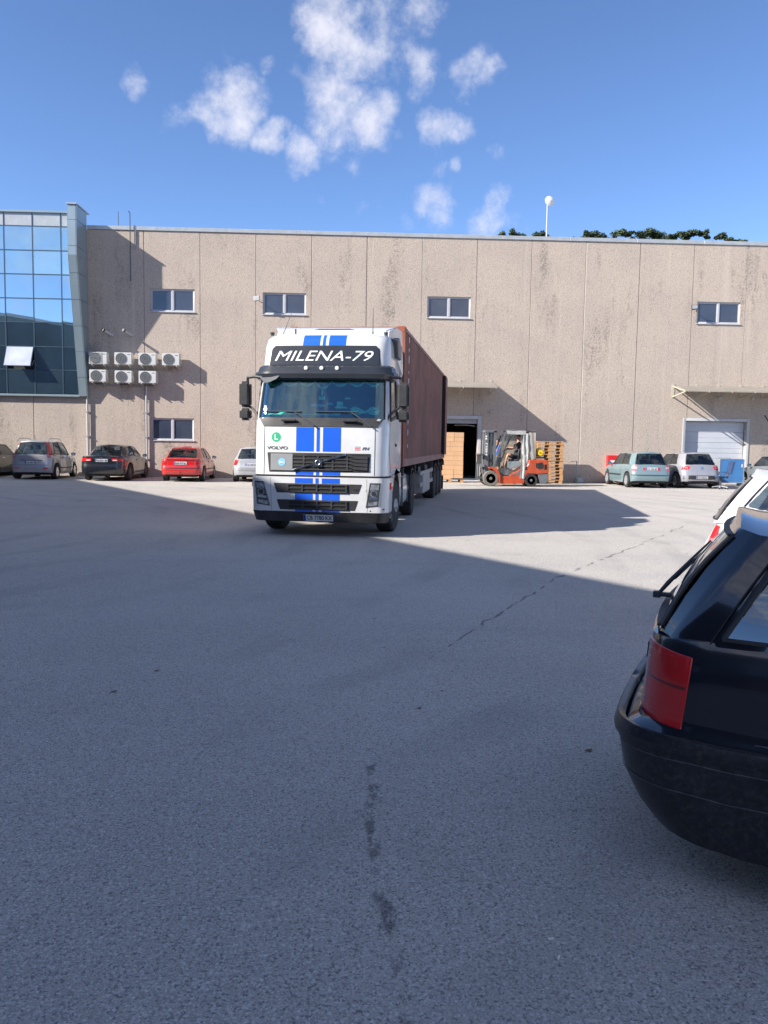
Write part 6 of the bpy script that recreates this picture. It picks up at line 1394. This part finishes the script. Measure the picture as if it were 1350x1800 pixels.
# ------------------------------------------------------------------ pallets
def pallet(x, y, z, rz, label, group='wooden pallets in the stack'):
    t = thing('pallet', label, 'pallet', (x, y, z), rz, group)
    return t
def build_pallet(t):
    def pc(name, key, dims, loc, mat):
        if key in _pm: o = dup(_pm[key], t, loc); return
        a, b, c_ = dims; o = MB().box(-a/2, a/2, -b/2, b/2, -c_/2, c_/2).build(name, mat, t, bevel=.004, loc=loc); _pm[key] = o
    for k, (y, w) in enumerate(((-.35, 'w'), (-.175, 'n'), (0, 'w'), (.175, 'n'), (.35, 'w'))): pc('top_board', 'tb'+w, (1.2, .145 if w == 'w' else .10, .022), (0, y if abs(y) < .3 else y*.93, .133), 'pallet_wood')
    for x in (-.5275, 0, .5275): pc('stringer', 'st', (.145, .80, .022), (x, 0, .110), 'pallet_wood')
    for x in (-.5275, 0, .5275):
        for y in (-.35, 0, .35): pc('block', 'bl', (.145, .10, .076), (x, y, .0605), 'pallet_block')
    for y in (-.35, 0, .35): pc('bottom_board', 'bb', (1.2, .10, .022), (0, y, .0112), 'pallet_wood')
_pm = {}
rn = random.Random(9); order = ['bottom', 'second', 'third', 'fourth', 'fifth', 'sixth', 'seventh', 'eighth', 'ninth', 'tenth', 'eleventh', 'twelfth', 'top']
for k in range(13):
    w = order[k]; lab = f'{w} pallet of the tall stack behind the forklift, counted from the ground' if 0 < k < 12 else ('lowest pallet of the tall stack, resting on the asphalt behind the forklift' if k == 0 else 'uppermost pallet of the tall stack behind the forklift')
    t = pallet(8.70+rn.uniform(-.03, .03), 36.45+rn.uniform(-.02, .02), .003+k*.1447, rn.uniform(-.02, .02), lab); build_pallet(t)
t = pallet(6.25, 35.2, .003, .05, 'single pallet on the ground under the feet of the person in blue', None); build_pallet(t)
J = dict(pelvis=(0, 0, .98), waist=(0, 0, 1.12), chest=(0, 0, 1.38), neck=(-.01, 0, 1.56), head=(-.03, 0, 1.68), shL=(0, -.19, 1.47), elL=(-.03, -.25, 1.20), wrL=(-.16, -.22, 1.03), shR=(0, .19, 1.47), elR=(-.05, .25, 1.20), wrR=(-.22, .2, 1.08),
         hipL=(0, -.10, .92), knL=(-.02, -.11, .50), anL=(.03, -.12, .08), toL=(-.12, -.13, .045), hipR=(0, .10, .92), knR=(-.03, .11, .50), anR=(0, .12, .08), toR=(-.15, .13, .045))
person('person in a blue shirt standing behind the forklift mast', (6.22, 35.2, .147), R(10), J, None, 'shirt_blue', 'shorts')

# ------------------------------------------------------------------ cartons by the doorway
t = pallet(4.22, 36.25, .003, 0, 'pallet under the stack of brown cartons at the open doorway', None); build_pallet(t)
rows = [(.60, .42), (.42, .60), (.60, .42), (.42, .60), (.60, .42)]; wd = ['bottom', 'second', 'third', 'fourth', 'top']
XR = 4.80
for k, (a, b) in enumerate(rows):
    z = .150+k*.414; x1 = XR
    for i, w in enumerate((b, a)):
        x0 = x1-w+.006; side = 'right' if i == 0 else 'left'
        lab = f'brown carton on the {side} of the {wd[k]} row beside the doorway'
        cb = thing('cardboard_box', lab, 'box', ((x0+x1)/2, 36.22, z), rn.uniform(-.02, .02), 'brown cartons stacked at the doorway')
        h = .411; MB().box(-w/2+.004, w/2-.004, -.30, .30, 0, h).build('carton', 'cardboard', cb, bevel=.006)
        MB().box(-w/2+.002, w/2-.002, -.026, .026, h-.0005, h+.001).build('tape', 'panel_grey', cb)
        MB().box(-w/2+.004, w/2-.004, -.3025, -.301, h*.5-.004, h*.5+.004).build('fold_line', 'carton_line', cb)  # thin dark brown line across the carton front
        x1 = x0-.004

# ------------------------------------------------------------------ small things along the wall on the right
t = thing('hydrant_cabinet', 'red metal cabinet on the wall next to the pale blue hatchback', 'cabinet', (12.0, WY, .35))
MB().box(-.30, .30, -.22, -.001, 0, .95).build('casing', 'red_box_paint', t, bevel=.01); MB().box(-.27, .27, -.235, -.221, .03, .92).build('door', 'red_box_paint', t, bevel=.006)
MB().box(-.18, .12, -.2385, -.2355, .62, .72).build('label_strip', 'plate_white', t); MB().box(.2, .24, -.25, -.236, .42, .52).build('handle', 'letter_dark', t)
t = thing('barrier_post', 'thin grey post with a short crossbar standing by the wall', 'post', (10.17, 36.95, 0))
MB().tube([(0, 0, 0), (0, 0, 1.02)], .022, 8).build('post', 'grey_metal', t); MB().bar((-.28, 0, 1.0), (.05, 0, .96), .03, .03).build('crossbar', 'grey_metal', t)
MB().box(-.1, .1, -.1, .1, .0, .012).build('base_plate', 'grey_metal', t)
tag(MB().xprism([(37.05, 0), (37.05, .20), (37.12, .26), (37.42, .26), (37.42, 0)], 10.25, 10.56).build('concrete_block', 'grey_metal', bevel=.012), 'small grey block at the foot of the wall next to the thin post', 'block')
t = thing('blue_crate', 'large flat blue panel crate with grey edges leaning space in front of the garage door', 'crate', (17.1, 36.3, 0)); t['label'] = 'large flat blue crate with grey edges in front of the white garage door'
MB().box(-.54, .54, -.05, .35, .16, 1.20).build('panel', 'board_blue', t)
m = MB(); m.box(-.57, -.54, -.06, .36, .14, 1.22); m.box(.54, .57, -.06, .36, .14, 1.22); m.box(-.54, .54, -.06, .36, 1.2, 1.225); m.box(-.54, .54, -.06, .36, .135, .16); m.build('edge_frame', 'grey_metal', t)
for x in (-.48, .48): MB().box(x-.05, x+.05, -.02, .32, .0, .135).build('foot', 'letter_dark', t)
MB().box(.44, .49, -.056, -.051, .85, 1.0).build('label_strip', 'plate_white', t)
t = thing('office_chair', 'worn blue swivel office chair standing on the asphalt before the blue crate', 'chair', (15.25, 33.3, 0), R(8))
for k in range(5):
    a = k*2*math.pi/5+.3; MB().bar((.03*math.cos(a), .03*math.sin(a), .13), (.32*math.cos(a), .32*math.sin(a), .085), .05, .03).build('base_arm', 'coping_metal', t)
    MB().lathe([(-.02, .028), (.02, .028)], (.32*math.cos(a), .32*math.sin(a), .03), 'x', 10).build('caster', 'rubber', t)
MB().tube([(0, 0, .1), (0, 0, .46)], .03, 10).build('column', 'letter_dark', t)
MB().box(-.24, .24, -.23, .23, .46, .54).build('seat', 'chair_blue', t, bevel=.03, seg=2)
b = MB().box(-.03, .03, -.21, .21, 0, .56).build('backrest', 'chair_blue', t, bevel=.025, seg=2, loc=(.36, 0, .62)); b.rotation_euler = (0, R(14), 0)
MB().tube([(.15, 0, .48), (.33, 0, .50), (.40, 0, .75)], .02, 6).build('back_bar', 'letter_dark', t)
for y in (-.27, .27): MB().tube([(.05, y, .48), (.12, y*1.05, .70), (-.15, y*1.05, .72)], .018, 6).build('armrest', 'letter_dark', t)
# ------------------------------------------------------------------ litter on the asphalt
for x, y, a, l in ((.69, 2.61, .2, 'pale cigarette end lying on the asphalt, the one further from the camera'), (.69, 2.51, 1.1, 'pale cigarette end lying on the asphalt, the one nearer the camera')):
    t = thing('cigarette_end', l, 'litter', (x, y, .005), a, 'cigarette ends'); MB().lathe([(-.012, .004), (.008, .004)], (0, 0, 0), 'x', 8).build('filter', 'paper', t)
rn = random.Random(4); m = MB()
for _ in range(70):
    y = rn.uniform(4, 34); x = rn.uniform(-.45, .45)*y; r = rn.uniform(.010, .03)
    m.add([(x-r, y, .004), (x, y-r*.8, .006), (x+r, y+.2*r, .012), (x+.2*r, y+r*.8, .005)], [(0, 1, 2, 3)])
tag(m.build('dry_leaves', 'leaf_dry', recalc=False), kind='stuff')
m = MB()
for _ in range(500):
    x = rn.uniform(-16, 19); y = WY-abs(rn.gauss(0, .10))-.02; r = rn.uniform(.008, .03)
    if 1.8 < x < 5.8: continue
    m.add([(x-r, y-r, 0), (x+r, y-r, 0), (x+r, y+r, 0), (x-r, y+r, 0), (x, y, r*1.2)], [(0, 1, 4), (1, 2, 4), (2, 3, 4), (3, 0, 4)])
tag(m.build('wall_foot_debris', 'dirt_fill', recalc=False), kind='stuff')
